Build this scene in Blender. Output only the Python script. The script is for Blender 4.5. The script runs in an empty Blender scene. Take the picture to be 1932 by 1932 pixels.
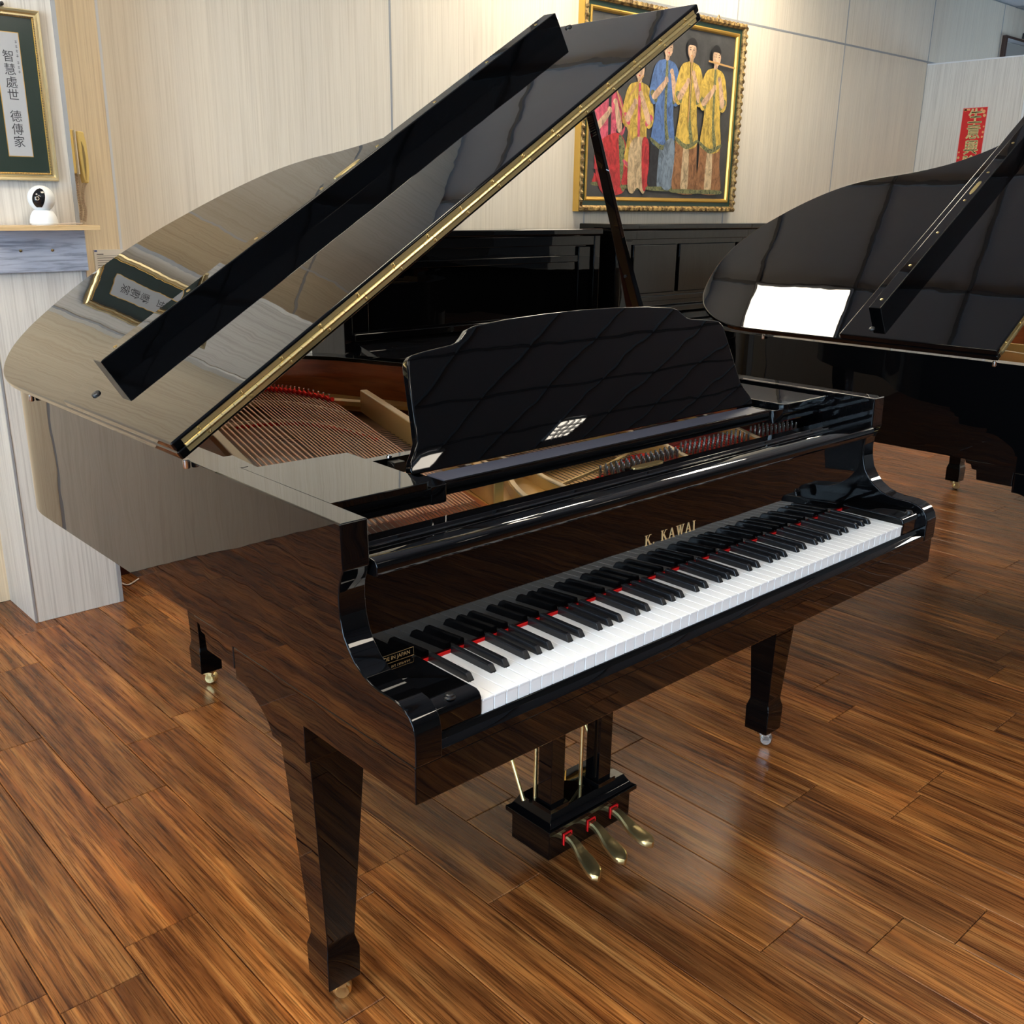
import bpy, bmesh, math, random
from mathutils import Vector, Matrix
random.seed(7)
S = bpy.context.scene
COL = S.collection
PI = math.pi
V = Vector

# ------------------------------------------------------------------ camera
RES = 1932.0
cam_d = bpy.data.cameras.new('camera')
cam = bpy.data.objects.new('camera', cam_d)
COL.objects.link(cam)
F = V((0.63992789, 0.70389304, -0.30826431)); R = V((0.7420179, -0.67030885, 0.0097715)); U = V((0.1997542, 0.23499069, 0.95125056))
M = Matrix((R, U, -F)).transposed().to_4x4()
M.translation = V((-0.82085, -0.93498, 1.36482))
cam.matrix_world = M
cam_d.sensor_width = 36.0
cam_d.lens = 1868.72 / RES * 36.0
cam_d.shift_x = 23.417 / RES
cam_d.shift_y = 26.93 / RES
cam_d.clip_start = 0.02
cam_d.clip_end = 60
S.camera = cam
S.view_settings.view_transform = 'Standard'
S.view_settings.look = 'None'
S.view_settings.gamma = 1.0
S.view_settings.use_curve_mapping = False
S.view_settings.exposure = 1.15
try:
    S.cycles.use_denoising = True
    S.cycles.max_bounces = 8
    S.cycles.diffuse_bounces = 4
    S.cycles.glossy_bounces = 5
    S.cycles.transmission_bounces = 4
    S.cycles.sample_clamp_indirect = 6.0
    S.cycles.caustics_reflective = False
    S.cycles.caustics_refractive = False
    S.cycles.blur_glossy = 0.5
except Exception:
    pass

# ------------------------------------------------------------------ sky seen through the shop window
w = bpy.data.worlds.new('sky'); S.world = w; w.use_nodes = True
bg = w.node_tree.nodes['Background']
bg.inputs[0].default_value = (0.56, 0.78, 1.0, 1)
bg.inputs[1].default_value = 9.0
WX, WY0, WY1, WZ0, WZ1 = -3.6, -4.6, 1.0, 0.35, 2.5     # window opening in the left wall
pl = bpy.data.lights.new('window_daylight', 'AREA')
pl.shape = 'RECTANGLE'; pl.size = WZ1 - WZ0; pl.size_y = WY1 - WY0
pl.cycles.is_portal = True
plo = bpy.data.objects.new('window_daylight', pl); COL.objects.link(plo)
plo.location = (WX - 0.03, (WY0 + WY1) / 2, (WZ0 + WZ1) / 2)
plo.rotation_euler = (0, -PI / 2, 0)
for wx_, rz_, y0_, y1_ in ((9.66, PI / 2, .9, 1.9),):  # daylight portal of the added right-hand window
    p2_ = bpy.data.lights.new('window_daylight', 'AREA'); p2_.shape = 'RECTANGLE'; p2_.size = 1.; p2_.size_y = y1_ - y0_; p2_.cycles.is_portal = True
    p2o = bpy.data.objects.new('window_daylight', p2_); COL.objects.link(p2o); p2o.location = (wx_ + .08, (y0_ + y1_) / 2, 1.7); p2o.rotation_euler = (0, rz_, 0)
LAMPS = [(2.685, 2.075, 8), (4.08, 2.075, 8), (0.3, 1.2, 8), (-1.5, 1.2, 15), (-1.5, -.2, 15), (-1.5, -1.6, 15), (1.5, -2.1, 15),  # the lamp before the pillar is added to even out the left wall
         (5.7, -0.95, 15), (4.93, -3.75, -1), (3.52, -3.80, -1), (7.9, -1.0, 10)]
CEIL = 2.84

# ------------------------------------------------------------------ materials
def mat(name, base=(.8, .8, .8), rough=.5, metal=0., spec=.5, coat=0., ior=1.5, emit=None, es=0.):
    m = bpy.data.materials.new(name); m.use_nodes = True
    b = m.node_tree.nodes['Principled BSDF']
    b.inputs['Base Color'].default_value = (*base, 1)
    b.inputs['Roughness'].default_value = rough
    b.inputs['Metallic'].default_value = metal
    b.inputs['Specular IOR Level'].default_value = spec
    b.inputs['IOR'].default_value = ior
    b.inputs['Coat Weight'].default_value = coat
    b.inputs['Coat Roughness'].default_value = .03
    if emit:
        b.inputs['Emission Color'].default_value = (*emit, 1)
        b.inputs['Emission Strength'].default_value = es
    return m
class NT:
    def __init__(s, m):
        s.t = m.node_tree; s.b = s.t.nodes['Principled BSDF']
    def n(s, ty, **k):
        x = s.t.nodes.new(ty)
        for a, v in k.items():
            if a.startswith('i_'): x.inputs[a[2:].replace('_', ' ')].default_value = v
            else: setattr(x, a, v)
        return x
    def l(s, a, b): s.t.links.new(a, b)
    def ramp(s, src, stops):
        r = s.n('ShaderNodeValToRGB'); e = r.color_ramp.elements
        while len(e) < len(stops): e.new(.5)
        for q, (p, c) in zip(e, stops): q.position = p; q.color = (*c, 1) if len(c) == 3 else c
        s.l(src, r.inputs[0]); return r
    def mapped(s, scale, src='Position', rnd=0.):
        if src == 'Position': g = s.n('ShaderNodeNewGeometry').outputs['Position']
        else: g = s.n('ShaderNodeTexCoord').outputs[src]
        mp = s.n('ShaderNodeMapping'); mp.inputs['Scale'].default_value = scale
        if rnd:
            oi = s.n('ShaderNodeObjectInfo'); mu = s.n('ShaderNodeMath', operation='MULTIPLY'); mu.inputs[1].default_value = rnd
            s.l(oi.outputs['Random'], mu.inputs[0])
            cb = s.n('ShaderNodeCombineXYZ')
            for k in range(3): s.l(mu.outputs[0], cb.inputs[k])
            s.l(cb.outputs[0], mp.inputs['Location'])
        s.l(g, mp.inputs['Vector']); return mp.outputs[0]
    def noise(s, vec, scale=1., detail=4., rough=.55, dist=0.):
        n = s.n('ShaderNodeTexNoise'); n.inputs['Scale'].default_value = scale; n.inputs['Detail'].default_value = detail
        n.inputs['Roughness'].default_value = rough; n.inputs['Distortion'].default_value = dist
        s.l(vec, n.inputs['Vector']); return n.outputs[0]
    def mix(s, f, a, b, mode='MIX'):
        x = s.n('ShaderNodeMix', data_type='RGBA', blend_type=mode)
        for i, v in ((0, f), (6, a), (7, b)):
            if hasattr(v, 'is_output'): s.l(v, x.inputs[i])
            else: x.inputs[i].default_value = v if i == 0 else (*v, 1)
        return x.outputs[2]
    def bump(s, h, st=.2, d=.002):
        b = s.n('ShaderNodeBump'); b.inputs['Strength'].default_value = st; b.inputs['Distance'].default_value = d
        s.l(h, b.inputs['Height']); s.l(b.outputs[0], s.b.inputs['Normal'])

def black_lacquer():
    # deep black polyester: a clear mirror coat whose strength rises toward grazing angles
    m = mat('black_polyester', (.0012, .0012, .0014), .3, spec=0.)
    t = NT(m); n = t.noise(t.mapped((1, 1, 1)), 5.5, 2., .4)
    bp = t.n('ShaderNodeBump'); bp.inputs['Strength'].default_value = .05; bp.inputs['Distance'].default_value = .012; t.l(n, bp.inputs['Height'])
    gl = t.n('ShaderNodeBsdfGlossy'); gl.inputs['Roughness'].default_value = .012; gl.inputs['Color'].default_value = (1, 1, 1, 1); t.l(bp.outputs[0], gl.inputs['Normal'])
    lw = t.n('ShaderNodeLayerWeight'); lw.inputs['Blend'].default_value = .5; t.l(bp.outputs[0], lw.inputs['Normal'])
    pw = t.n('ShaderNodeMath', operation='POWER'); pw.inputs[1].default_value = 3.15; t.l(lw.outputs['Facing'], pw.inputs[0])
    ma = t.n('ShaderNodeMath', operation='MULTIPLY_ADD'); ma.inputs[1].default_value = .95; ma.inputs[2].default_value = .014; t.l(pw.outputs[0], ma.inputs[0])
    mx = t.n('ShaderNodeMixShader'); t.l(ma.outputs[0], mx.inputs[0]); t.l(t.b.outputs[0], mx.inputs[1]); t.l(gl.outputs[0], mx.inputs[2])
    t.l(mx.outputs[0], m.node_tree.nodes['Material Output'].inputs['Surface']); return m
BLACK = black_lacquer()
BLACKM = mat('black_satin', (.006, .006, .006), .35)
DARKW2 = mat('dark_brass_gap', (.12, .08, .03), .4, .5)
SHEEN = mat('slate_satin_sheen', (.060, .062, .085), .35)
BLACKP = mat('black_paint_inside', (.01, .009, .009), .45)

def laminate(name, a, b, c, axis='z'):
    m = mat(name, a, .42, spec=.35); t = NT(m)
    fine = {'z': (52, 52, .8), 'x': (2.2, 24, 30)}[axis]; wide = {'z': (9, 9, .35), 'x': (.5, 9, 9)}[axis]
    v = t.mapped(fine, rnd=37.); v2 = t.mapped(wide, rnd=11.)
    n1 = t.noise(v, 3.0, 5., .62, .25); n2 = t.noise(v2, 1.6, 3., .5, .4)
    c1 = t.ramp(n1, [(.36, c), (.50, b), (.62, a)]).outputs[0]
    c2 = t.ramp(n2, [(.3, (.95, .95, .95)), (.7, (1.03, 1.03, 1.02))]).outputs[0]
    t.l(t.mix(1., c1, c2, 'MULTIPLY'), t.b.inputs['Base Color'])
    t.bump(n1, .12, .001); return m
WALL = laminate('pale_wood_laminate', (.80, .72, .60), (.77, .69, .57), (.70, .62, .50))
WALLY = laminate('honey_wood_laminate', (.88, .74, .53), (.83, .69, .49), (.72, .58, .40))
WALLW = laminate('ash_grey_laminate', (.70, .67, .62), (.66, .63, .58), (.54, .51, .465))
BOARD = laminate('blue_grey_board', (.60, .63, .70), (.53, .56, .64), (.30, .32, .38), 'x')
STRIP = mat('grey_joint_strip', (.40, .41, .42), .35, .3)
STRIPW = mat('white_joint_strip', (.72, .73, .75), .35)
CEILM = mat('ceiling_tile', (.60, .63, .68), .8)
CGRID = mat('ceiling_grid_bar', (.20, .20, .20), .5)
PLAST = mat('dim_painted_wall', (.30, .29, .28), .8)

def floor_wood():
    m = mat('wood_plank_vinyl', (.3, .14, .05), .3, spec=.32); t = NT(m)
    v = t.mapped((32, 1.1, 1), rnd=53.); v2 = t.mapped((7, .8, 1), rnd=29.); v3 = t.mapped((230, 5., 1), rnd=17.)
    n1 = t.noise(v, 1.5, 6., .62, .55); n2 = t.noise(v2, 1.6, 3., .5, 1.2); n3 = t.noise(v3, 1.4, 3., .6, .3)
    base = t.ramp(n1, [(.30, (.085, .027, .008)), (.42, (.22, .078, .020)), (.54, (.36, .145, .038)), (.68, (.52, .25, .075))]).outputs[0]
    tone = t.ramp(n2, [(.3, (.46, .42, .44)), (.52, (.80, .76, .73)), (.72, (1.18, 1.08, .93))]).outputs[0]
    grain = t.ramp(n3, [(.36, (.42, .40, .42)), (.50, (.95, .95, .95)), (.66, (1.18, 1.15, 1.1))]).outputs[0]
    oi = t.n('ShaderNodeObjectInfo')
    pt = t.ramp(oi.outputs['Random'], [(0, (.74, .68, .67)), (.5, (.94, .87, .82)), (1, (1.12, 1.0, .90))]).outputs[0]
    c = t.mix(1., base, tone, 'MULTIPLY'); c = t.mix(1., c, grain, 'MULTIPLY'); c = t.mix(1., c, pt, 'MULTIPLY')
    t.l(c, t.b.inputs['Base Color'])
    r = t.n('ShaderNodeMapRange'); r.inputs[3].default_value = .20; r.inputs[4].default_value = .36
    t.l(n3, r.inputs[0]); t.l(r.outputs[0], t.b.inputs['Roughness'])
    t.bump(n3, .35, .0012); return m
FLOOR = floor_wood()
GAP = mat('plank_joint', (.02, .010, .006), .8)

BRASS = mat('polished_brass', (.96, .76, .36), .30, 1.)
t_ = NT(BRASS); t_.bump(t_.noise(t_.mapped((1, 1, 1)), 60, 2., .5), .25, .001)
BRASSD = mat('satin_brass', (.62, .45, .20), .3, 1.)
CHROME = mat('nickel', (.62, .62, .60), .14, 1.)
STEEL = mat('tuning_pin_steel', (.42, .40, .37), .25, 1.)
COPPER = mat('copper_wound_string', (.80, .46, .30), .38, .9)
DWIRE = mat('dark_steel_string', (.10, .095, .085), .35, 1.)
WIRE = mat('steel_string', (.45, .42, .36), .3, 1.)
def plate_gold():
    m = mat('bronze_painted_iron', (.50, .28, .075), .36, .3, spec=.5, coat=.3); return m
GOLD = plate_gold()
GOLDL = mat('bronze_paint_edge', (.66, .48, .26), .35, .2)
def woodm(name, a, b, scale=(3, 30, 30), rough=.3, coat=.4):
    m = mat(name, a, rough, coat=coat); t = NT(m)
    n = t.noise(t.mapped(scale), 1.2, 5., .6, .6)
    t.l(t.ramp(n, [(.35, b), (.65, a)]).outputs[0], t.b.inputs['Base Color']); return m
MAHOG = woodm('mahogany_inner_rim', (.34, .075, .016), (.20, .040, .009), (6, 6, 60))
SOUND = woodm('spruce_soundboard', (.26, .12, .045), (.17, .07, .025), (30, 3, 3), .35)
BRIDGE = mat('maple_bridge', (.55, .33, .14), .45)
FELTR = mat('red_felt', (.78, .030, .018), .9, spec=.1)
REDT = mat('red_key_cloth', (.62, .012, .012), .85, spec=.1)
WHITEK = mat('white_key_acrylic', (.80, .80, .79), .14, spec=.5)
EBK = mat('black_key_ebony_finish', (.008, .008, .009), .22)
RUBBER = mat('black_rubber', (.012, .012, .012), .4)
LETTER = mat('gold_lettering', (.74, .50, .23), .35, .6)
GOLDF = mat('gilt_frame', (.72, .44, .10), .34, .75)
GOLDP = mat('pale_gold_frame', (.74, .60, .33), .24, .7)
GOLDD = mat('old_gilt_ornament', (.34, .21, .075), .5, .5)
t_ = NT(GOLDD); n_ = t_.noise(t_.mapped((1, 1, 1)), 45, 3., .6)
t_.l(t_.ramp(n_, [(.38, (.10, .055, .02)), (.6, (.50, .33, .12))]).outputs[0], t_.b.inputs['Base Color'])
GREENF = mat('dark_green_frame_band', (.012, .045, .028), .4)
MATG = mat('dark_green_mat_board', (.028, .042, .034), .18, coat=.5)
PAPER = mat('grey_paper', (.42, .43, .44), .6)
INK = mat('black_ink', (.03, .03, .035), .6)
CREAM = mat('cream_card', (.80, .76, .68), .6)
BLUEP = mat('blue_print', (.06, .09, .28), .6)
YELP = mat('yellow_phone_plastic', (.90, .68, .24), .35)
CORDM = mat('beige_phone_cord', (.60, .45, .30), .5)
WHITEP = mat('white_plastic', (.82, .84, .84), .3)
LENSB = mat('black_gloss_plastic', (.008, .008, .009), .08)
REDP = mat('red_banner_paper', (.62, .006, .008), .45)
GOLDT = mat('gold_banner_ink', (.70, .58, .26), .4, .2)
SHELFM = laminate('shelf_edge_wood', (.70, .50, .27), (.66, .46, .24), (.55, .37, .18), 'x')
DARKW = mat('dark_brown_frame', (.05, .022, .014), .4)
CABLE = mat('white_cable', (.75, .66, .60), .5)
SKIRT = mat('dark_red_skirting', (.035, .006, .004), .4)
LAMP2 = mat('dimmer_lamp_diffuser', (.9, .9, .9), .5, emit=(1., .88, .68), es=10.5)
LAMP = mat('lamp_diffuser', (.9, .9, .9), .5, emit=(1., .90, .75), es=14)
def canvas():
    m = mat('painted_canvas', (.04, .04, .04), .55); t = NT(m)
    n = t.noise(t.mapped((1, 1, 1)), 5, 5., .65, .8)
    t.l(t.ramp(n, [(.3, (.030, .030, .031)), (.7, (.075, .073, .072))]).outputs[0], t.b.inputs['Base Color']); return m
CANVAS = canvas()
def paint(name, c, d=None, sc=28):
    m = mat(name, c, .55); t = NT(m); d = d or tuple(x * .45 for x in c)
    n = t.noise(t.mapped((1, 1, .55)), sc, 5., .7, 1.2)
    t.l(t.ramp(n, [(.36, d), (.56, c), (.75, tuple(min(1, x * 1.3) for x in c))]).outputs[0], t.b.inputs['Base Color']); return m
GLASS = bpy.data.materials.new('window_glass'); GLASS.use_nodes = True
g = GLASS.node_tree; g.nodes.clear()
o_ = g.nodes.new('ShaderNodeOutputMaterial'); tr = g.nodes.new('ShaderNodeBsdfTransparent'); gl = g.nodes.new('ShaderNodeBsdfGlossy'); mx = g.nodes.new('ShaderNodeMixShader')
fr = g.nodes.new('ShaderNodeFresnel'); gl.inputs['Roughness'].default_value = .01
g.links.new(fr.outputs[0], mx.inputs[0]); g.links.new(tr.outputs[0], mx.inputs[1]); g.links.new(gl.outputs[0], mx.inputs[2]); g.links.new(mx.outputs[0], o_.inputs[0])

# ------------------------------------------------------------------ mesh helpers
class B:
    def __init__(s): s.v = []; s.f = []
    def box(s, x0, x1, y0, y1, z0, z1):
        k = len(s.v)
        s.v += [(x0, y0, z0), (x1, y0, z0), (x1, y1, z0), (x0, y1, z0), (x0, y0, z1), (x1, y0, z1), (x1, y1, z1), (x0, y1, z1)]
        s.f += [tuple(k + i for i in q) for q in ((0, 3, 2, 1), (4, 5, 6, 7), (0, 1, 5, 4), (1, 2, 6, 5), (2, 3, 7, 6), (3, 0, 4, 7))]
        return s
    def prism(s, poly, a, b, axis='z', fn=None):
        """polygon (p,q) swept along axis from a to b"""
        k = len(s.v); n = len(poly)
        for h in (a, b):
            for p, q in poly:
                c = {'z': (p, q, h), 'x': (h, p, q), 'y': (p, h, q)}[axis]
                s.v.append(fn(c) if fn else c)
        s.f.append(tuple(range(k + n - 1, k - 1, -1))); s.f.append(tuple(range(k + n, k + 2 * n)))
        for i in range(n):
            j = (i + 1) % n; s.f.append((k + i, k + j, k + n + j, k + n + i))
        return s
    def loft(s, rings, cap=True):
        k = len(s.v); n = len(rings[0])
        for r in rings: s.v += [tuple(p) for p in r]
        for a in range(len(rings) - 1):
            for i in range(n):
                j = (i + 1) % n; p = k + a * n
                s.f.append((p + i, p + j, p + n + j, p + n + i))
        if cap:
            s.f.append(tuple(range(k + n - 1, k - 1, -1))); q = k + (len(rings) - 1) * n; s.f.append(tuple(range(q, q + n)))
        return s
    def tube(s, pts, r, n=8, cap=True):
        pts = [V(p) for p in pts]; rings = []
        rr = r if isinstance(r, (list, tuple)) else [r] * len(pts)
        up = None
        for i, p in enumerate(pts):
            d = (pts[min(i + 1, len(pts) - 1)] - pts[max(i - 1, 0)]).normalized()
            if up is None: up = V((0, 0, 1)) if abs(d.z) < .9 else V((1, 0, 0))
            a = d.cross(up).normalized(); b_ = d.cross(a).normalized(); up = -b_ if False else up
            rings.append([p + (a * math.cos(2 * PI * q / n) + b_ * math.sin(2 * PI * q / n)) * rr[i] for q in range(n)])
        return s.loft(rings, cap)
    def lathe(s, prof, c, n=20, axis='z'):
        rings = []
        for r, h in prof:
            rg = []
            for q in range(n):
                a = 2 * PI * q / n; x, y = r * math.cos(a), r * math.sin(a)
                rg.append({'z': (c[0] + x, c[1] + y, c[2] + h), 'y': (c[0] + x, c[1] + h, c[2] + y), 'x': (c[0] + h, c[1] + x, c[2] + y)}[axis])
            rings.append(rg)
        return s.loft(rings)
    def map(s, fn): s.v = [tuple(fn(V(p))) for p in s.v]; return s
    def mesh(s, name, off=(0, 0, 0)):
        me = bpy.data.meshes.new(name)
        me.from_pydata([(p[0] - off[0], p[1] - off[1], p[2] - off[2]) for p in s.v], [], s.f)
        bm = bmesh.new(); bm.from_mesh(me); bmesh.ops.recalc_face_normals(bm, faces=bm.faces); bm.to_mesh(me); bm.free()
        me.update(); return me
OFF = [V((0, 0, 0))]
def tag(o, label=None, cat=None, group=None, kind=None):
    if label: o['label'] = label
    if cat: o['category'] = cat
    if group: o['group'] = group
    if kind: o['kind'] = kind
    return o
def link(o, parent=None):
    COL.objects.link(o)
    if parent: o.parent = parent
    return o
def obj(name, b, m, parent=None, bev=0., seg=2, smooth=False, label=None, kind=None, off=None, skip=None):
    me = b.mesh(name, off if off is not None else (OFF[0] if parent else (0, 0, 0))) if isinstance(b, B) else b
    if m and not me.materials: me.materials.append(m)
    o = link(bpy.data.objects.new(name, me), parent)
    if bev:
        md = o.modifiers.new('bevel', 'BEVEL'); md.width = bev; md.segments = seg; md.limit_method = 'ANGLE'; md.angle_limit = math.radians(28)
        md.harden_normals = True
        if skip:
            md.limit_method = 'WEIGHT'
            bm = bmesh.new(); bm.from_mesh(me); wg_ = []
            for e in bm.edges:
                a, c = e.verts
                if skip(a.co) and skip(c.co): e.smooth = False
                wgt = 0. if len(e.link_faces) < 2 or e.calc_face_angle(0) < math.radians(28) or (skip(a.co) and skip(c.co)) else 1.
                wg_.append(wgt)
            bm.to_mesh(me); bm.free()
            at = me.attributes.new('bevel_weight_edge', 'FLOAT', 'EDGE')
            for i_, w_ in enumerate(wg_): at.data[i_].value = w_
        smooth = True
    if smooth:
        for p in me.polygons: p.use_smooth = True
        if not bev:
            bm = bmesh.new(); bm.from_mesh(me)
            for e in bm.edges:
                if len(e.link_faces) == 2 and e.calc_face_angle(0) > math.radians(34): e.smooth = False
            bm.to_mesh(me); bm.free()
    if label: o['label'] = label
    if kind: o['kind'] = kind
    return o
def empty(name, loc, rz=0.):
    o = link(bpy.data.objects.new(name, None)); o.location = loc; o.rotation_euler = (0, 0, rz); o.empty_display_size = .1
    return o
def copy_tree(o, parent=None):
    c = o.copy(); COL.objects.link(c)
    if parent: c.parent = parent
    for ch in list(o.children): copy_tree(ch, c)
    return c
def catmull(pts, n=6, closed=False):
    out = []; m = len(pts)
    rng = range(m) if closed else range(m - 1)
    for i in rng:
        p0, p1, p2, p3 = [pts[(i + k) % m] if closed else pts[max(0, min(m - 1, i + k))] for k in (-1, 0, 1, 2)]
        for q in range(n):
            t = q / n
            out.append(tuple(.5 * ((2 * b) + (-a + c) * t + (2 * a - 5 * b + 4 * c - d) * t * t + (-a + 3 * b - 3 * c + d) * t ** 3) for a, b, c, d in zip(p0, p1, p2, p3)))
    if not closed: out.append(tuple(pts[-1]))
    return out
def text_b(s, size, ext=.0003, align='CENTER'):
    cu = bpy.data.curves.new('t', 'FONT'); cu.body = s; cu.size = size; cu.extrude = ext; cu.align_x = align; cu.align_y = 'CENTER'; cu.resolution_u = 3
    ob = bpy.data.objects.new('t', cu); COL.objects.link(ob)
    bpy.context.view_layer.update()
    me = bpy.data.meshes.new_from_object(ob.evaluated_get(bpy.context.evaluated_depsgraph_get()))
    b = B(); b.v = [tuple(v.co) for v in me.vertices]; b.f = [tuple(p.vertices) for p in me.polygons]
    bpy.data.objects.remove(ob); bpy.data.curves.remove(cu); bpy.data.meshes.remove(me)
    return b
def add(b, c):
    k = len(b.v); b.v += c.v; b.f += [tuple(k + i for i in f) for f in c.f]; return b

# ================================================================== SETTING
YA = 2.68
fl = tag(obj('floor', B().box(-3.6, 9.6, -6.0, YA + .1, -.08, -.0045), GAP), kind='structure')
PW, PL = .1517, .914
def plank_b(w_, l_):
    g_ = .0008; c = .0016
    x0, x1, y0, y1 = g_, w_ - g_, g_, l_ - g_
    return B().loft([[(x0, y0, -.0045), (x1, y0, -.0045), (x1, y1, -.0045), (x0, y1, -.0045)],
                     [(x0, y0, -c), (x1, y0, -c), (x1, y1, -c), (x0, y1, -c)],
                     [(x0 + c, y0 + c, 0), (x1 - c, y0 + c, 0), (x1 - c, y1 - c, 0), (x0 + c, y1 - c, 0)]])
pm = plank_b(PW, PL).mesh('floor_plank'); pm.materials.append(FLOOR)
joints = {-2: .70, -1: 1.18, 0: 1.43, 1: .58, 2: .33, 3: .58, 4: -.12, 6: -.36, 7: .12, 9: -.06, 10: .27}
rest = B(); rr_ = random.Random(3); nfl = 0
for i in range(-23, 63):
    jy = joints.get(i, rr_.uniform(0, PL))
    x = .005 + i * PW
    k = math.floor((-6.0 - jy) / PL)
    y = jy + k * PL
    while y < YA:
        y1 = min(y + PL, YA); y0 = max(y, -6.0)
        near = (-1.3 < x < 4.9 and y1 > -1.15 and -.9 < (y0 + y1) / 2 - (-1.25) + 9 and (y1 + .95) > .28 * (x + .85) - .35)
        if near and nfl < 298:
            if y1 - y0 > PL - 1e-4: o = link(bpy.data.objects.new('floor_plank', pm), fl)
            else: o = obj('floor_plank', plank_b(PW, y1 - y0), FLOOR, fl)
            o.location = (x, y0, 0); nfl += 1
        elif y1 - y0 > .02:
            add(rest, plank_b(PW, y1 - y0).map(lambda p, x=x, y0=y0: p + V((x, y0, 0))))
        y += PL
obj('floor_plank', rest, FLOOR, fl, kind='stuff')

# back wall with laminate panels
wb = tag(obj('wall_back', B().box(-3.7, 9.7, YA + .012, YA + .16, 0, CEIL + .1), STRIP), kind='structure')
xs = [-3.6, -2.97, -1.77, -.57, .633, 1.834, 3.02, 4.195, 5.34, 6.45, 7.555, 8.6, 9.6]
for i in range(len(xs) - 1):
    for z0, z1 in ((.0, 2.34), (2.345, CEIL)):
        g_ = .0035
        if xs[i] < -.6 or True:
            obj('wall_panel', B().box(xs[i] + g_, xs[i + 1] - g_, YA, YA + .013, z0 + .001, z1), WALLY if i in (3,) and z0 < 3 else WALL, wb, bev=0)
for x in xs[1:-1]:
    obj('joint_strip', B().box(x - .0045, x + .0045, YA - .0012, YA + .012, 0, CEIL), STRIPW if x == .633 else STRIP, wb)
obj('joint_strip', B().box(-3.6, 9.6, YA - .001, YA + .012, 2.337, 2.348), STRIP, wb)
tag(obj('baseboard_back', B().box(.41, 6.44, YA - .012, YA, 0, .055), SKIRT), kind='structure')
# pillar on the left
pi_ = tag(obj('wall_pillar', B().box(.104, .392, 2.414, YA, 0, CEIL), STRIP), kind='structure')
obj('wall_panel', B().box(.1045, .391, 2.408, 2.414, .001, CEIL), WALLW, pi_)
obj('wall_panel', B().box(.098, .104, 2.4085, YA, .001, CEIL), WALLW, pi_)
obj('wall_panel', B().box(.392, .397, 2.4105, YA, .001, CEIL), WALLW, pi_)
obj('corner_strip', B().box(.386, .399, 2.4055, 2.412, .001, CEIL), STRIP, pi_)
obj('corner_strip', B().box(.0965, .103, 2.4055, 2.412, .001, CEIL), STRIP, pi_)
# right partition, lower than the ceiling
wr = tag(obj('wall_partition', B().box(6.462, 6.54, -1.5, YA, 0, 2.322), STRIPW), kind='structure')
for y0, y1, m_ in ((1.992, YA - .002, WALLW), (.78, 1.975, WALL), (-.42, .775, WALL), (-1.5, -.425, WALL)):
    obj('wall_panel', B().box(6.45, 6.462, y0, y1, .001, 2.322), m_, wr)
obj('joint_strip', B().box(6.446, 6.462, 1.976, 1.991, .001, 2.322), STRIPW, wr)
obj('top_cap', B().box(6.447, 6.543, -1.5, YA - .002, 2.322, 2.33), STRIPW, wr)
# other walls and ceiling
rw = B(); rw.box(9.6, 9.72, -6.1, .9, 0, CEIL + .1); rw.box(9.6, 9.72, 1.9, YA + .1, 0, CEIL + .1); rw.box(9.6, 9.72, .9, 1.9, 0, 1.2); rw.box(9.6, 9.72, .9, 1.9, 2.2, CEIL + .1)
tag(obj('wall_right', rw, PLAST), kind='structure')
w2 = tag(empty('added_fill_window', (9.66, 1.4, 1.2)), kind='structure'); w2f = B()  # unseen window, added to let bluish daylight in behind the partition
for y in (.9, 1.37, 1.84): w2f.box(9.63, 9.69, y, y + .06, 1.2, 2.2)
w2f.box(9.63, 9.69, .9, 1.9, 1.2, 1.25); w2f.box(9.63, 9.69, .9, 1.9, 2.15, 2.2)
obj('window_frame', w2f, STRIPW, w2, off=w2.location)
for a in (.94, 1.42): obj('window_pane', B().box(9.657, 9.663, a, a + .44, 1.24, 2.16), GLASS, w2, off=w2.location)
tag(obj('wall_front', B().box(-3.7, 9.7, -6.12, -6.0, 0, CEIL + .1), PLAST), kind='structure')
lw = B()
lw.box(WX - .12, WX, -6.0, WY0, 0, CEIL + .1); lw.box(WX - .12, WX, WY1, YA + .1, 0, CEIL + .1)
lw.box(WX - .12, WX, WY0, WY1, 0, WZ0); lw.box(WX - .12, WX, WY0, WY1, WZ1, CEIL + .1)
tag(obj('wall_left', lw, WALLW), kind='structure')
win = tag(empty('window_1', (WX - .06, (WY0 + WY1) / 2, WZ0)), kind='structure')
wf = B(); o0 = win.location
for y in (WY0, (WY0 * 2 + WY1) / 3, (WY0 + WY1 * 2) / 3, WY1 - .06): wf.box(WX - .09, WX - .03, y, y + .06, WZ0, WZ1)
wf.box(WX - .09, WX - .03, WY0, WY1, WZ0, WZ0 + .05); wf.box(WX - .09, WX - .03, WY0, WY1, WZ1 - .05, WZ1)
obj('window_frame', wf, STRIPW, win, off=o0)
for k in range(3):
    a = WY0 + (WY1 - WY0) * k / 3
    obj('window_pane', B().box(WX - .066, WX - .06, a + .05, a + (WY1 - WY0) / 3 + .01, WZ0 + .04, WZ1 - .04), GLASS, win, off=o0)
ce = tag(obj('ceiling', B().box(-3.7, 9.7, -6.1, YA + .1, CEIL + .012, CEIL + .1), CEILM), kind='structure')
gb = B()
x = -3.6 + .585
while x < 9.6: gb.box(x - .009, x + .009, -6.0, YA, CEIL, CEIL + .012); x += .6
y = YA - .305
while y > -6: gb.box(-3.6, 9.6, y - .009, y + .009, CEIL, CEIL + .0118); y -= .6
obj('ceiling_grid', gb, CGRID, ce)
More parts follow.
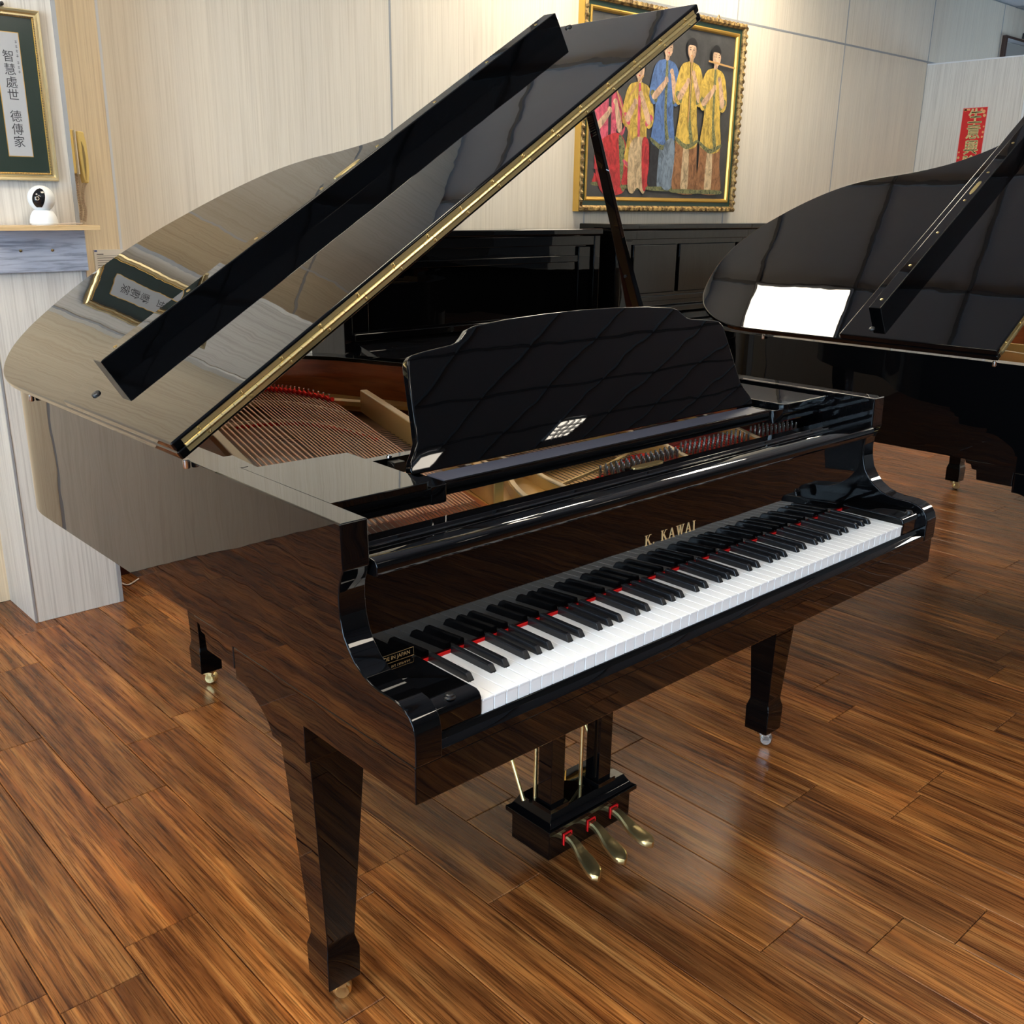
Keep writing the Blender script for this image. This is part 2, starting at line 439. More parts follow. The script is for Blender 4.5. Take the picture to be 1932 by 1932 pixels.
LAMP_AT = ['mirrored in the second piano lid', 'in front of the painting', 'added before the calligraphy pillar to brighten the left wall', 'left of the pillar, near the back wall',
           'near the left shop window, beside the front piano', 'near the left shop window, toward the street end', 'behind the photographer, in the middle of the room', 'right of the second grand piano keyboard',
           'small one mirrored near the middle of the music desk', 'small one mirrored at the music desk corner', 'behind the partition at the far right']
for k, (x, y, s_) in enumerate(LAMPS):
    t = empty('ceiling_light', (x, y, CEIL - .004))
    tag(t, 'square recessed ceiling light panel ' + LAMP_AT[k], 'ceiling light', 'ceiling light panels')
    h = .285 if s_ > 0 else (.10 if x < 4 else .15)
    fb = B()
    for a in ((-h - .012, h + .012, -h - .012, -h), (-h - .012, h + .012, h, h + .012), (-h - .012, -h, -h, h), (h, h + .012, -h, h)):
        fb.box(a[0], a[1], a[2], a[3], -.006, .012)
    obj('frame', fb, STRIPW, t, off=(0, 0, 0))
    if s_ < 0 and x > 4:
        lv = B()
        for q_ in range(1, 4): lv.box(-h + h * q_ / 2 - .006, -h + h * q_ / 2 + .006, -h, h, -.016, -.002); lv.box(-h, h, -h + h * q_ / 2 - .006, -h + h * q_ / 2 + .006, -.016, -.002)
        obj('louver', lv, STRIP, t, off=(0, 0, 0))
    obj('diffuser', B().box(-h, h, -h, h, -.002, .008), LAMP2 if s_ == 8 else LAMP, t, off=(0, 0, 0))

# ================================================================== GRAND PIANO
KW = .0235; W = 52 * KW
XL, XR = -.1295, W + .1295
CX = W / 2
O = V((CX, .85, 0)); OFF[0] = O
ZR = .956; ZB = .668
rim_out = [(XL, .50), (XL, 1.40)]
curve = [(XL, 1.36), (XL + .003, 1.44), (-.105, 1.525), (-.062, 1.60), (-.005, 1.657), (.05, 1.688), (.10, 1.706), (.205, 1.733), (.32, 1.740), (.445, 1.716), (.50, 1.690),
         (.635, 1.612), (.742, 1.500), (.812, 1.330), (.872, 1.190), (.965, 1.085), (1.07, 1.005), (1.17, .925), (1.26, .825), (1.33, .70), (XR, .58)]
cs = catmull(curve, 4)
cs = [(XL, .501), (XL, .70), (XL, .95), (XL, 1.2), (XL, 1.34)] + cs
outer = [(XL, .50)] + cs + [(XR, .578), (XR, .50)]
def offset_path(path, d):
    out = []
    for i, p in enumerate(path):
        a = V(path[max(0, i - 1)]); b_ = V(path[min(len(path) - 1, i + 1)]); t = (b_ - a).normalized(); n = V((t.y, -t.x))
        out.append((p[0] + n.x * d, p[1] + n.y * d))
    return out
inner = offset_path(outer, .058)

def make_legs(piano):
    def leg(cx, cy, ztop, name='leg', wtop=(.105, .092), caster_mat=BRASS, cang=0.):
        b = B()
        def ring(wx, wy, z, dy=0): return [(cx - wx / 2, cy - wy / 2 + dy, z), (cx + wx / 2, cy - wy / 2 + dy, z), (cx + wx / 2, cy + wy / 2 + dy, z), (cx - wx / 2, cy + wy / 2 + dy, z)]
        b.loft([ring(.066, .067, .047), ring(.068, .069, .112), ring(.062, .062, .124), ring(.057, .056, .136), ring(.0575, .0565, .145), ring(wtop[0], wtop[1], ztop - .02), ring(wtop[0], wtop[1], ztop)])
        l = obj(name, b, BLACK, piano, bev=.0018)
        c = B()
        c.lathe([(.011, .047), (.011, .040), (.019, .038), (.019, .034), (.006, .033)], (cx, cy, 0), 14)
        co, si = math.cos(cang), math.sin(cang)
        wx, wy = cx + .012 * co, cy + .012 * si
        wheel = B().lathe([(.004, -.011), (.014, -.011), (.0172, -.008), (.018, 0), (.0172, .008), (.014, .011), (.004, .011)], (0, 0, 0), 20, 'x')
        horn = B().lathe([(.003, -.0165), (.0125, -.0165), (.0125, -.0125), (.003, -.0125)], (0, 0, 0), 14, 'x')
        add(horn, B().lathe([(.003, .0125), (.0125, .0125), (.0125, .0165), (.003, .0165)], (0, 0, 0), 14, 'x'))
        horn.box(-.0165, -.012, -.008, .008, 0, .018); horn.box(.012, .0165, -.008, .008, 0, .018); horn.box(-.0165, .0165, -.010, .010, .0165, .021)
        rot = lambda p: V((wx + p.x * -si + p.y * co, wy + p.x * co + p.y * si, .018 + p.z))
        add(c, horn.map(rot))
        obj('caster_fork', c, caster_mat, l, smooth=True)
        obj('caster_wheel', wheel.map(rot), caster_mat, l, smooth=True)
        return l
    leg(-.061, .3295, .535, cang=-.6)
    leg(W + .061, .3295, .535, caster_mat=CHROME, cang=-1.0)
    leg(.335, 1.625, ZB, wtop=(.085, .085), cang=-.9)
    for sx in (0, 1):
        c = [(y, z) for y, z in catmull([(.487, .5975), (.455, .592), (.42, .576), (.392, .556), (.378, .533)], 4)]
        poly = [(.275, .5975)] + c[:1] + c[1:] + [(.275, .533)]
        poly = [(.487, .6), ] + c + [(.275, .528), (.275, .6)]
        a = (XL + .003, -.004) if not sx else (W + .004, XR - .003)
        obj('leg_bracket', B().prism(poly, a[0], a[1], 'x'), BLACK, piano, bev=.0015)

def make_case(piano):
    n = len(outer)
    b = B()
    k = 0
    v = [(x, y, ZB) for x, y in outer] + [(x, y, ZR) for x, y in outer] + [(x, y, ZR) for x, y in inner] + [(x, y, ZB) for x, y in inner]
    b.v = v
    for i in range(n - 1):
        for q in range(4):
            a, c = q * n, ((q + 1) % 4) * n
            b.f.append((a + i, a + i + 1, c + i + 1, c + i))
    b.f.append((0, n, 2 * n, 3 * n)); b.f.append((n - 1, 4 * n - 1, 3 * n - 1, 2 * n - 1))
    obj('rim', b, BLACK, piano, bev=.0025, seg=3, skip=lambda c: c.y + O.y < .5003)
    # mahogany veneer inside the rim
    i2 = offset_path(outer, .0585); i3 = offset_path(outer, .062)
    b = B(); z0, z1 = .78, .946
    b.v = [(x, y, z0) for x, y in i2] + [(x, y, z1) for x, y in i2] + [(x, y, z1) for x, y in i3] + [(x, y, z0) for x, y in i3]
    for i in range(n - 1):
        for q in range(4):
            a, c = q * n, ((q + 1) % 4) * n
            b.f.append((a + i, a + i + 1, c + i + 1, c + i))
    obj('inner_rim_veneer', b, MAHOG, piano, smooth=True, label='red mahogany veneer inside the rim')
    bot = [(x * .985 + CX * .015, y) for x, y in outer]
    # cheeks (side arms)
    prof = [(.5001, ZR), (.1435, ZR), (.142, .900), (.141, .889), (.147, .878), (.153, .862), (.1555, .84), (.153, .815), (.146, .791), (.135, .775), (.121, .760), (.102, .748), (.083, .7415), (.063, .739),
            (.033, .7385), (.013, .735), (-.002, .727), (-.011, .715), (-.0155, .700), (-.0155, .655), (.489, .655), (.489, .613), (.590, .613), (.594, .641), (.608, .6425), (.612, .655), (.627, .657), (.631, .6685), (.5001, .6685)]
    prof2 = prof[:]
    for a in ((XL, XL + .0452), (XR - .0452, XR)):
        obj('cheek', B().prism(prof2, a[0], a[1], 'x'), BLACK, piano, bev=.0025, seg=3, skip=lambda c: .4995 < c.y + O.y < .5004)
        # inner filler above the keys at each side
    for a in ((XL + .0454, -.001), (W + .001, XR - .0454)):
        blk = B().prism([(-.001, .684), (-.001, .711), (.003, .7185), (.010, .722), (.1475, .722), (.1475, .684)], a[0], a[1], 'x')
        kb = obj('key_block', blk, BLACK, piano, bev=.003, seg=3)
        kx = -.049 if a[0] < 0 else W + .049
        obj('screw_knob', B().lathe([(.0085, 0), (.0085, .0015), (.0065, .003), (.0065, .0052), (.005, .0065), (.001, .0068)], (kx, .012, .722), 20), BLACKM, kb, smooth=True)
        obj('side_pocket', B().box(a[0], a[1], .1755, .24, .70, .86), BLACK, piano)
    obj('keybed', B().box(XL + .0010, XR - .0010, -.0125, .4888, .596, .6545), BLACK, piano, bev=.002)
    obj('key_slip', B().prism([(-.0135, .655), (-.0135, .6665), (-.011, .669), (-.004, .674), (-.0015, .682), (-.0008, .683), (-.0008, .655)], XL + .0454, XR - .0454, 'x'), BLACK, piano, bev=.0008)
    obj('case_bottom', B().prism([(x, y) for x, y in offset_path(outer, .03)], .67, .70, 'z'), BLACKP, piano)
    obj('key_frame', B().box(-.08, W + .08, .0, .15, .6546, .6815), BLACKP, piano)
    # fallboard, standing open
    fb = B().prism([(.1525, .700), (.1590, .868), (.1755, .868), (.1755, .700)], XL + .0454, XR - .0454, 'x')
    f = obj('fallboard', fb, BLACK, piano)
    def onfb(p): return V((p.x, .1524 + (p.y - .700) * .0387 - p.z, p.y))
    mj = text_b('MADE IN JAPAN', .0085); mj.map(lambda p: onfb(V((p.x - .040, p.y + .7285, .0002 + p.z * .3))))
    obj('lettering', mj, LETTER, f, label='small gold lettering MADE IN JAPAN')
    frm = B()
    for (x0, x1, y0, y1) in ((-.078, -.003, .7345, .735), (-.078, -.003, .7215, .722), (-.0032, -.003, .722, .7345), (-.078, -.0778, .722, .7345)):
        frm.box(x0, x1, y0, y1, .0001, .0003)
    obj('label_border', frm.map(onfb), LETTER, f)
    # serif name
    def stroke(b, p, q, w0, w1=None):
        w1 = w1 or w0; b.prism([(p[0] - w0 / 2, p[1]), (p[0] + w0 / 2, p[1]), (q[0] + w1 / 2, q[1]), (q[0] - w1 / 2, q[1])], .0001, .0009, 'z')
    def serif(b, x, y, w_): b.box(x - w_ / 2, x + w_ / 2, y - (.0 if y < .5 else .05), y + (.05 if y < .5 else 0), .0001, .00095)
    def glyph(b, ch, x0):
        L = B()
        if ch == 'K':
            stroke(L, (.14, 0), (.14, 1), .17); serif(L, .14, 0, .38); serif(L, .14, 1, .38)
            stroke(L, (.20, .40), (.66, 1), .07); serif(L, .68, 1, .30)
            stroke(L, (.70, 0), (.34, .60), .20); serif(L, .72, 0, .36); wd = .92
        elif ch == 'A':
            stroke(L, (.10, 0), (.44, 1), .07); stroke(L, (.74, 0), (.44, 1), .20, .12); L.box(.22, .62, .30, .36, .0001, .0009)
            serif(L, .10, 0, .28); serif(L, .74, 0, .38); wd = .94
        elif ch == 'W':
            stroke(L, (.36, 0), (.12, 1), .12, .19); stroke(L, (.36, 0), (.58, 1), .07); stroke(L, (.78, 0), (.56, 1), .12, .19); stroke(L, (.80, 0), (1.04, 1), .07)
            serif(L, .12, 1, .34); serif(L, .57, 1, .30); serif(L, 1.05, 1, .26); wd = 1.2
        elif ch == 'I':
            stroke(L, (.16, 0), (.16, 1), .18); serif(L, .16, 0, .40); serif(L, .16, 1, .40); wd = .4
        elif ch == '.': L.box(.02, .16, 0, .14, .0001, .0009); wd = .38
        h = .0195
        L.map(lambda p: V((x0 + p.x * h * .98, p.y * h, p.z))); add(b, L); return x0 + wd * h * .98 + .004
    x = .0; gs = []
    for ch in 'K. KAWAI':
        nb = B(); x = x + .012 if ch == ' ' else glyph(nb, ch, x); gs.append(nb)
    for nb in gs:
        if nb.v: obj('letter', nb.map(lambda p: onfb(V((.531 + p.x * (.153 / x), .7735 + p.y, p.z)))), LETTER, f, label='gold serif letter of the name on the fallboard')
    # fallboard nose and stretcher
    lip = [(.1345, .872), (.1325, .876), (.1325, .8855), (.1350, .8905), (.140, .893), (.158, .8955), (.172, .8955), (.172, .8685), (.140, .8685)]
    obj('fallboard_nose', B().prism(lip, -.0795, W + .0795, 'x'), BLACK, piano, bev=.0016, seg=3)
    st = B().prism([(.1745, .874), (.1745, .888), (.178, .893), (.1935, .894), (.197, .8990), (.2245, .8995), (.2245, .866), (.1765, .866)], XL + .0454, XR - .0454, 'x')
    s_ = obj('stretcher_rail', st, BLACK, piano, bev=.0012)
    lz = []
    for q in range(24):
        a = 2 * PI * q / 24; lz.append((CX + math.copysign(abs(math.cos(a)) ** .5, math.cos(a)) * .043, .2255 + math.copysign(abs(math.sin(a)) ** .7, math.sin(a)) * .0095))
    obj('lock_block', B().box(CX - .05, CX + .05, .2246, .239, .880, .8995), BLACK, s_, bev=.001)
    obj('lock_plate', B().prism(lz, .8997, .9010, 'z'), BRASS, s_, bev=.0004)
    obj('key_cloth', B().box(XL + .046, XR - .046, .1478, .1522, .700, .7095), REDT, piano, label='red cloth strip behind the keys')
    # side inner walls of the cheek pocket (behind the front, black)
    for a in ((XL + .0450, XL + .0578), (XR - .0578, XR - .0450)):
        obj('cheek_lining', B().box(a[0], a[1], .2365, .4999, .70, .9555), BLACK, piano)

def make_keys(piano):
    zk = .7063
    b = B(); g_ = .0007
    w0, w1 = g_, KW - g_
    # white key: top plate with a small front overhang over the facing
    b.prism([(0.0, zk), (.1475, zk), (.1475, .682), (.0016, .682), (.0016, zk - .0035), (0.0, zk - .0035)], w0, w1, 'x')
    me = b.mesh('white_key', (0, 0, 0)); me.materials.append(WHITEK)
    wk0 = None
    for i in range(52):
        o = link(bpy.data.objects.new('white_key', me), piano)
        o.location = V((i * KW, 0, 0)) - O
        md = o.modifiers.new('bevel', 'BEVEL'); md.width = .0007; md.segments = 2; md.limit_method = 'ANGLE'
    bb = B()
    def rg(wd, y0, y1, z): return [(-wd / 2, y0, z), (wd / 2, y0, z), (wd / 2, y1, z), (-wd / 2, y1, z)]
    bb.loft([rg(.0112, .0525, .1475, zk - .003), rg(.0112, .0530, .1475, zk + .001), rg(.0094, .0590, .1475, zk + .0105), rg(.0076, .0615, .1475, zk + .0118)])
    mb = bb.mesh('black_key'); mb.materials.append(EBK)
    names = 'ABCDEFG'; off = {'A': .0016, 'C': -.0018, 'D': .0018, 'F': -.0022, 'G': 0.}
    for i in range(51):
        nme = names[i % 7]
        if nme in off:
            o = link(bpy.data.objects.new('black_key', mb), piano)
            o.location = V(((i + 1) * KW + off[nme], 0, 0)) - O
            md = o.modifiers.new('bevel', 'BEVEL'); md.width = .0011; md.segments = 3; md.limit_method = 'ANGLE'; md.angle_limit = math.radians(20)

def make_desk(piano):
    th = math.radians(21); y0, z0 = .323, .9425
    def on(u, s, d): return V((CX + u, y0 + s * math.sin(th) + d * math.cos(th), z0 + s * math.cos(th) - d * math.sin(th)))
    half = [(.4825, 0), (.4835, .008), (.479, .022), (.467, .036), (.457, .052), (.452, .086), (.447, .13), (.4405, .178), (.437, .188), (.428, .196), (.40, .2005), (.335, .207), (.318, .2115), (.305, .221), (.293, .231), (.275, .236), (.20, .2425), (.10, .2465), (0, .248)]
    L = [(-u, s) for u, s in half]; Rr = [(u, s) for u, s in half[::-1]][1:]
    poly = L + Rr
    b = B().prism([(p[0], p[1]) for p in poly], 0, .017, 'z'); b.map(lambda p: on(p.x, p.y, p.z))
    obj('music_desk', b, BLACK, piano, bev=.0032, seg=3)
    # sliding frame of the desk
    fr_ = B().box(.150, W - .150, .262, .318, .918, .939)
    obj('desk_shelf', fr_, BLACK, piano, bev=.0014)
    obj('desk_ledge_line', B().box(.150, W - .150, .2615, .267, .939, .9415), BLACK, piano, bev=.0008)
    obj('desk_ledge_sheen', B().box(.155, W - .155, .2685, .318, .939, .9402), SHEEN, piano)  # thin satin sheet, its blue-grey colour stands in for the shelf's bluish reflection
    for sx in (-1, 1):
        q = [(CX - .611 + .113, .323), (.113, .300), (.127, .262), (.134, .254), (.146, .250), (.158, .254), (.163, .262), (.163, .33), (.119, .33)]
        q = [(.1123, .33), (.1123, .2525), (.1385, .2525), (.1445, .2545), (.1485, .2600), (.1495, .267), (.1495, .33)]
        if sx > 0: q = [(W - x, y) for x, y in q]
        obj('desk_end_block', B().prism(q, .910, .9405, 'z'), BLACK, piano, bev=.0014)
        # side wing board
        ww = [(-.0710, .252), (-.0710, .607), (-.044, .605), (-.051, .507), (.1180, .496), (.1135, .312), (.1120, .264), (.1095, .255), (.102, .2505), (-.066, .2495)]
        if sx > 0: ww = [(W - x, y) for x, y in ww]
        wg = obj('side_board', B().prism(ww, .938, .9505, 'z'), BLACK, piano, bev=.0018)
        c = [(-.0725, .1118)] if sx < 0 else [(W - .1118, W + .0725)]
        obj('side_board_fascia', B().prism([(.252, .938), (.2522, .929), (.255, .926), (.255, .912), (.259, .909), (.272, .909), (.272, .938)], c[0][0], c[0][1], 'x'), BLACK, wg, bev=.0008)
    obj('desk_rear_rail', B().box(.115, W - .115, .462, .486, .905, .936), BLACK, piano, bev=.0012)
    for sx in (.19, W - .19):
        c = B().box(sx - .012, sx + .012, .440, .462, .912, .932); c.lathe([(.009, -.013), (.009, .013)], (sx, .45, .922), 12, 'x')
        obj('desk_hinge', c, BLACKM, piano, bev=.001)
        obj('hinge_screw', B().lathe([(.005, 0), (.005, .002), (.003, .0035)], (sx, .472, .936), 12), CHROME, piano, smooth=True)
    for sx in (.27, W - .27):
        obj('desk_prop_arm', B().box(sx - .006, sx + .006, .345, .462, .925, .932), BLACKM, piano)

def make_lid(piano):
    th = .5537; Hx, Hz = XL - .0183, .9627
    Uv = V((math.cos(th), 0, math.sin(th))); N = V((-math.sin(th), 0, math.cos(th)))
    def L(u, y, h): return V((Hx, 0, Hz)) + Uv * u + N * h + V((0, y, 0))
    WL = XR - XL + .0366; yf = .5753; T = .0182
    ed = [(0.0, yf), (0.0, 1.36)]
    tail = [(0.0, 1.36), (.004, 1.45), (.022, 1.525), (.055, 1.592), (.10, 1.650), (.155, 1.692), (.205, 1.716), (.285, 1.742), (.37, 1.757), (.465, 1.760), (.545, 1.745), (.607, 1.728), (.66, 1.704),
            (.735, 1.665), (.80, 1.622), (.862, 1.568), (.912, 1.505), (.950, 1.425), (.981, 1.322), (1.035, 1.205), (1.11, 1.115), (1.20, 1.045), (1.30, .965), (1.40, .86), (1.47, .76), (WL, .66)]
    path = ed[:1] + catmull(tail, 4) + [(WL, yf)]
    lid = obj('lid', B().prism(path, 0, T - .0006, 'z').map(lambda p: L(p.x, p.y, p.z)), BLACK, piano, bev=.004, seg=3)
    fy = 1.058
    fl_ = [(0, yf), (WL, yf), (WL, fy - .0), (0, fy)]
    flap = obj('lid_front_flap', B().prism(fl_, T + .0006, 2 * T, 'z').map(lambda p: L(p.x, p.y, p.z)), BLACK, piano, bev=.004, seg=3)
    y1 = .9530; ul, ur = .0809, .0437; hf = .0479; tk = .0400
    fas = B().box(ul, WL - ur, y1, y1 + tk, 2 * T - .001, 2 * T + hf)
    fa = obj('front_fascia', fas.map(lambda p: L(p.x, p.y, p.z)), BLACK, piano, bev=.0016)
    # rubber buttons and lock plate on the free edge of the fascia
    for k in range(8):
        u = ul + .045 + (WL - ur - ul - .10) * k / 7 + (.006 if k == 3 else (-.006 if k == 4 else 0))
        obj('felt_button', B().lathe([(.0048, 0), (.0048, .0008), (.0025, .0014)], (0, 0, 0), 12).map(lambda p, u=u: L(u + p.x, y1 + tk * .5 + p.y, 2 * T + hf + p.z)), BRASSD, fa, smooth=True)
    mid = ul + (WL - ur - ul) * .49
    lz = [(mid + math.copysign(abs(math.cos(2 * PI * q / 24)) ** .4, math.cos(2 * PI * q / 24)) * .040, y1 + tk * .5 + math.sin(2 * PI * q / 24) * .0068) for q in range(24)]
    obj('lock_plate', B().prism(lz, 2 * T + hf + .0001, 2 * T + hf + .0010, 'z').map(lambda p: L(p.x, p.y, p.z)), BRASS, fa)
    obj('felt_strip', B().box(ul + .004, WL - ur - .004, y1 + .002, y1 + .0035, 2 * T + hf, 2 * T + hf + .0006).map(lambda p: L(p.x, p.y, p.z)), BLACKM, fa)
    # brass continuous hinge
    u0, u1 = .0185, WL - .020
    h = B()
    h.box(u0, u1, yf - .0015, yf + .001, T - .0125, T - .0025); h.box(u0, u1, yf - .0015, yf + .001, T + .0025, T + .0125)
    hin = obj('hinge', h.map(lambda p: L(p.x, p.y, p.z)), BRASS, piano, label='long brass continuous hinge along the lid')
    gp = B(); gp.box(u0, u1, yf - .0019, yf - .0012, T + .0038, T + .0047); gp.box(u0, u1, yf - .0019, yf - .0012, T - .0047, T - .0038)
    obj('hinge_gap', gp.map(lambda p: L(p.x, p.y, p.z)), DARKW2, hin, kind='stuff')
    n = 56; kn = B()
    for k in range(n):
        a = u0 + (u1 - u0) * k / n; c = u0 + (u1 - u0) * (k + 1) / n - .0007
        kn.lathe([(.0040, a), (.0040, c)], (0, yf - .0016, T), 8, 'x')
    obj('hinge_knuckles', kn.map(lambda p: L(p.x, p.y, p.z)), BRASS, hin, smooth=True, kind='stuff')
    for k in range(16):
        for hh in (T - .0080, T + .0082):
            u = u0 + .035 + (u1 - u0 - .07) * (k + (.0 if hh > T else .12)) / 15
            if u < u1 - .01:
                obj('screw', B().lathe([(.0036, 0), (.0036, -.0007), (.0016, -.0013), (.0012, -.0006)], (0, 0, 0), 12, 'y').map(lambda p, u=u, hh=hh: L(u + p.x, yf - .0015 + p.y, hh + p.z)), BRASSD, hin, smooth=True)
    for (u, y) in ((.040, .968), (1.500, .955)):
        obj('rubber_bumper', B().lathe([(.009, 0), (.009, .002), (.0075, .0038), (.003, .0045), (.001, .003)], (0, 0, 0), 18).map(lambda p, u=u, y=y: L(u + p.x, y + p.y, 2 * T + p.z)), RUBBER, flap, smooth=True)
    # hinge pins on the bass rim
    for y in (.60, 1.36):
        obj('lid_hinge_pin', B().lathe([(.0052, -.0135), (.006, -.012), (.006, .001), (.005, .002)], (XL - .0075, y - .012, ZR + .0035), 16), CHROME, piano, smooth=True)
    # prop stick
    P0 = V((W + .058, .765, .905)); P1 = L(1.125, .592, .001)
    d = (P1 - P0).normalized(); sd = V((0, 1, 0)).cross(d).normalized(); up = sd.cross(d).normalized()
    rings = []
    for t, ww, dd in ((0, .020, .064), (.05, .020, .066), (.25, .018, .052), (.45, .015, .036), (.6, .013, .028), (.95, .011, .021), (1, .011, .018)):
        c = P0 + (P1 - P0) * t
        rings.append([c + sd * a * ww / 2 + up * e * dd / 2 for a, e in ((-1, -1), (1, -1), (1, 1), (-1, 1))])
    pr = obj('lid_prop', B().loft(rings), BLACK, piano, bev=.002)
    c = P0 + (P1 - P0) * .47
    obj('prop_joint', B().lathe([(.004, -.010), (.004, .010)], (0, 0, 0), 12, 'x').map(lambda p: c + sd * p.x + V((0, p.y, p.z))), BLACKM, pr, smooth=True)
    return lid

def make_interior(piano):
    # soundboard
    sb = obj('soundboard', B().prism([(x, y) for x, y in offset_path(outer, .050)], .800, .808, 'z'), SOUND, piano)
    # iron plate: front web + rim flange
    n = len(outer); a = offset_path(outer, .063); c = offset_path(outer, .125)
    b = B(); b.v = [(x, y, .842) for x, y in a] + [(x, y, .852) for x, y in a] + [(x, y, .852) for x, y in c] + [(x, y, .842) for x, y in c]
    for i in range(n - 1):
        for q in range(4):
            p, r = q * n, ((q + 1) % 4) * n
            b.f.append((p + i, p + i + 1, r + i + 1, r + i))
    plate = obj('iron_plate', b, GOLD, piano, bev=.003)
    obj('plate_web', B().box(XL + .0565, XR - .0565, .2248, .50, .845, .858), GOLD, plate)
    def strut(p, q, w_, z0, z1, m=None, name='plate_strut'):
        p, q = V(p), V(q); d = (q - p).normalized(); s_ = V((d.y, -d.x))
        r = [p + s_ * w_ / 2, q + s_ * w_ / 2, q - s_ * w_ / 2, p - s_ * w_ / 2]
        return obj(name, B().prism([(v.x, v.y) for v in r], z0, z1, 'z'), m or GOLD, plate, bev=.003)
    strut((.300, .300), (.606, 1.155), .020, .858, .915)
    for pts in ([(.325, .235), (.340, .28), (.372, .34), (.425, .43), (.46, .60)], [(.425, .235), (.436, .28), (.452, .34), (.482, .43), (.50, .60)],
                [(.775, .235), (.795, .28), (.826, .34), (.868, .43), (.90, .60)], [(1.035, .235), (1.055, .28), (1.088, .34), (1.13, .43), (1.15, .60)]):
        pc = catmull(pts, 4); w_ = .0065
        rg_ = lambda k, h: None
        for nm_, w_, z0, z1, m_ in (('plate_strut', .0065, .8575, .878, GOLD), ('strut_edge', .0050, .8781, .8815, GOLDL)):
            lf = offset_path(pc, w_); rt2 = offset_path(pc, -w_)
            obj(nm_, B().prism(lf + rt2[::-1], z0, z1, 'z'), m_, plate, bev=.001)
    strut((.79, .47), (.83, 1.05), .018, .852, .90)
    strut((1.12, .60), (1.16, .88), .018, .852, .90)
    # bass strings: copper wound, running diagonally to the tail
    offs = [-.040 + .0118 * k for k in range(11)]
    while offs[-1] < .245: offs.append(offs[-1] + .0074)
    def slope(x): return .285 + .055 * (x + .04) / .29
    def yend(x): t = (x + .04) / .29; return 1.60 - .03 * t - .30 * t ** 3.5
    def at_(x, y): return x + slope(x) * (y - .30)
    bs = B(); hp = B(); rest_ = B()
    for k, x in enumerate(offs):
        ye = yend(x); r_ = .0019 if k < 10 else .00125
        P_ = lambda y, z=.877: (at_(x, y), y, z)
        bs.tube([P_(.31), P_(ye - .09)], r_, 6)
        rest_.tube([P_(.245), P_(.31)], .0008, 4); rest_.tube([P_(ye - .09), P_(ye)], .0007, 4)
        hp.lathe([(.0022, -.02), (.0022, .012), (.0014, .0135)], P_(ye), 7)
    obj('bass_strings', bs, COPPER, piano, smooth=True, kind='stuff', label='copper wound bass strings fanning to the tail')
    obj('string_ends', rest_, WIRE, piano, kind='stuff')
    obj('hitch_pins', hp, CHROME, plate, kind='stuff')
    rf = B(); pts = []; pts2 = []; br = []; br2 = []; tb = []
    for k in range(70):
        x = -.04 + .288 * k / 69; ye = yend(x)
        pts.append((at_(x, ye - .035), ye - .035, .878 + (.0040 if k % 2 else -.002)))
        pts2.append((at_(x, ye - .42), ye - .42, .860 + (.003 if k % 2 else -.001)))
        br.append((at_(x, ye - .17), ye - .17, .864)); br2.append((at_(x, ye - .34), ye - .34, .848)); tb.append((at_(x, ye + .012) + .004, ye + .014, .862))
    rf.tube(pts, .0062, 6); rf.tube(pts2[10:], .0040, 5)
    obj('string_felt', rf, FELTR, piano, kind='stuff', label='red felt woven through the string ends')
    obj('bass_bridge', B().tube(br, .009, 6), BRIDGE, piano, smooth=True)
    obj('long_bridge', B().tube(br2, .008, 6), BRIDGE, piano, smooth=True)
    obj('plate_tail_bar', B().tube(tb + [(.655, 1.17, .862)], .015, 8), GOLD, plate, smooth=True)
    fe = [(at_(-.04, y) - .024, y) for y in (.26, .45, .65, .85, 1.05, 1.3, 1.5)]
    obj('plate_side_flange', B().prism(offset_path(fe, .012) + offset_path(fe, -.010)[::-1], .860, .879, 'z'), GOLDL, plate, bev=.003)
    # steel strings crossing beneath toward the treble
    ts = B()
    for k in range(26):
        x = .47 + .0118 * k
        ts.tube([(x - .03, .27, .868), (x, .42, .872), (x + .02 - .25 * (1 - k / 26), 1.05 - .01 * k, .862)], .00075, 4)
    for a0, a1 in ((.86, 1.06), (1.115, 1.235)):
        m_ = int((a1 - a0) / .006)
        for k in range(m_):
            x = a0 + (a1 - a0) * k / (m_ - 1); ts.tube([(x, .36, .872), (x + .01, .90 - .25 * (a0 > 1.1), .868)], .0006, 4)
    obj('treble_strings', ts, DWIRE, piano, kind='stuff')
    fr2 = B(); tp = B()
    fr2.prism([(.535, .30), (.79, .26), (.812, .34), (.785, .385), (.745, .385)], .8582, .8655, 'z')
    fr2.prism([(.815, .255), (1.045, .255), (1.085, .36), (1.075, .405), (.868, .405), (.842, .34)], .8582, .8655, 'z')
    fr2.prism([(1.075, .255), (1.25, .255), (1.26, .40), (1.125, .40), (1.10, .34)], .8582, .8655, 'z')
    obj('red_pin_cloth', fr2, FELTR, plate, kind='stuff', label='red cloth under the tuning pins')
    def pin(x, y):
        tp.lathe([(.0027, 0), (.0027, .014), (.0036, .0145), (.0034, .019), (.0027, .0195), (.0024, .029), (.0012, .031)], (x, y, .860), 7)
        tp.tube([(x, y, .872), (x + .002, y + .03, .872)], .0007, 3)
    for k in range(15):
        for q_ in range(3):
            y_ = .270 + .0135 * q_ + .0012 * k
            pin(.575 + .0165 * k - .004 * q_, y_ + .008)
    for k in range(13):
        for q_ in range(4): pin(.832 + .0165 * k + .0045 * q_, .285 + .0145 * q_)
    for k in range(9):
        for q_ in range(4): pin(1.088 + .0165 * k + .0045 * q_, .285 + .0145 * q_)
    obj('tuning_pins', tp, STEEL, piano, smooth=True, kind='stuff')
    ab = B()
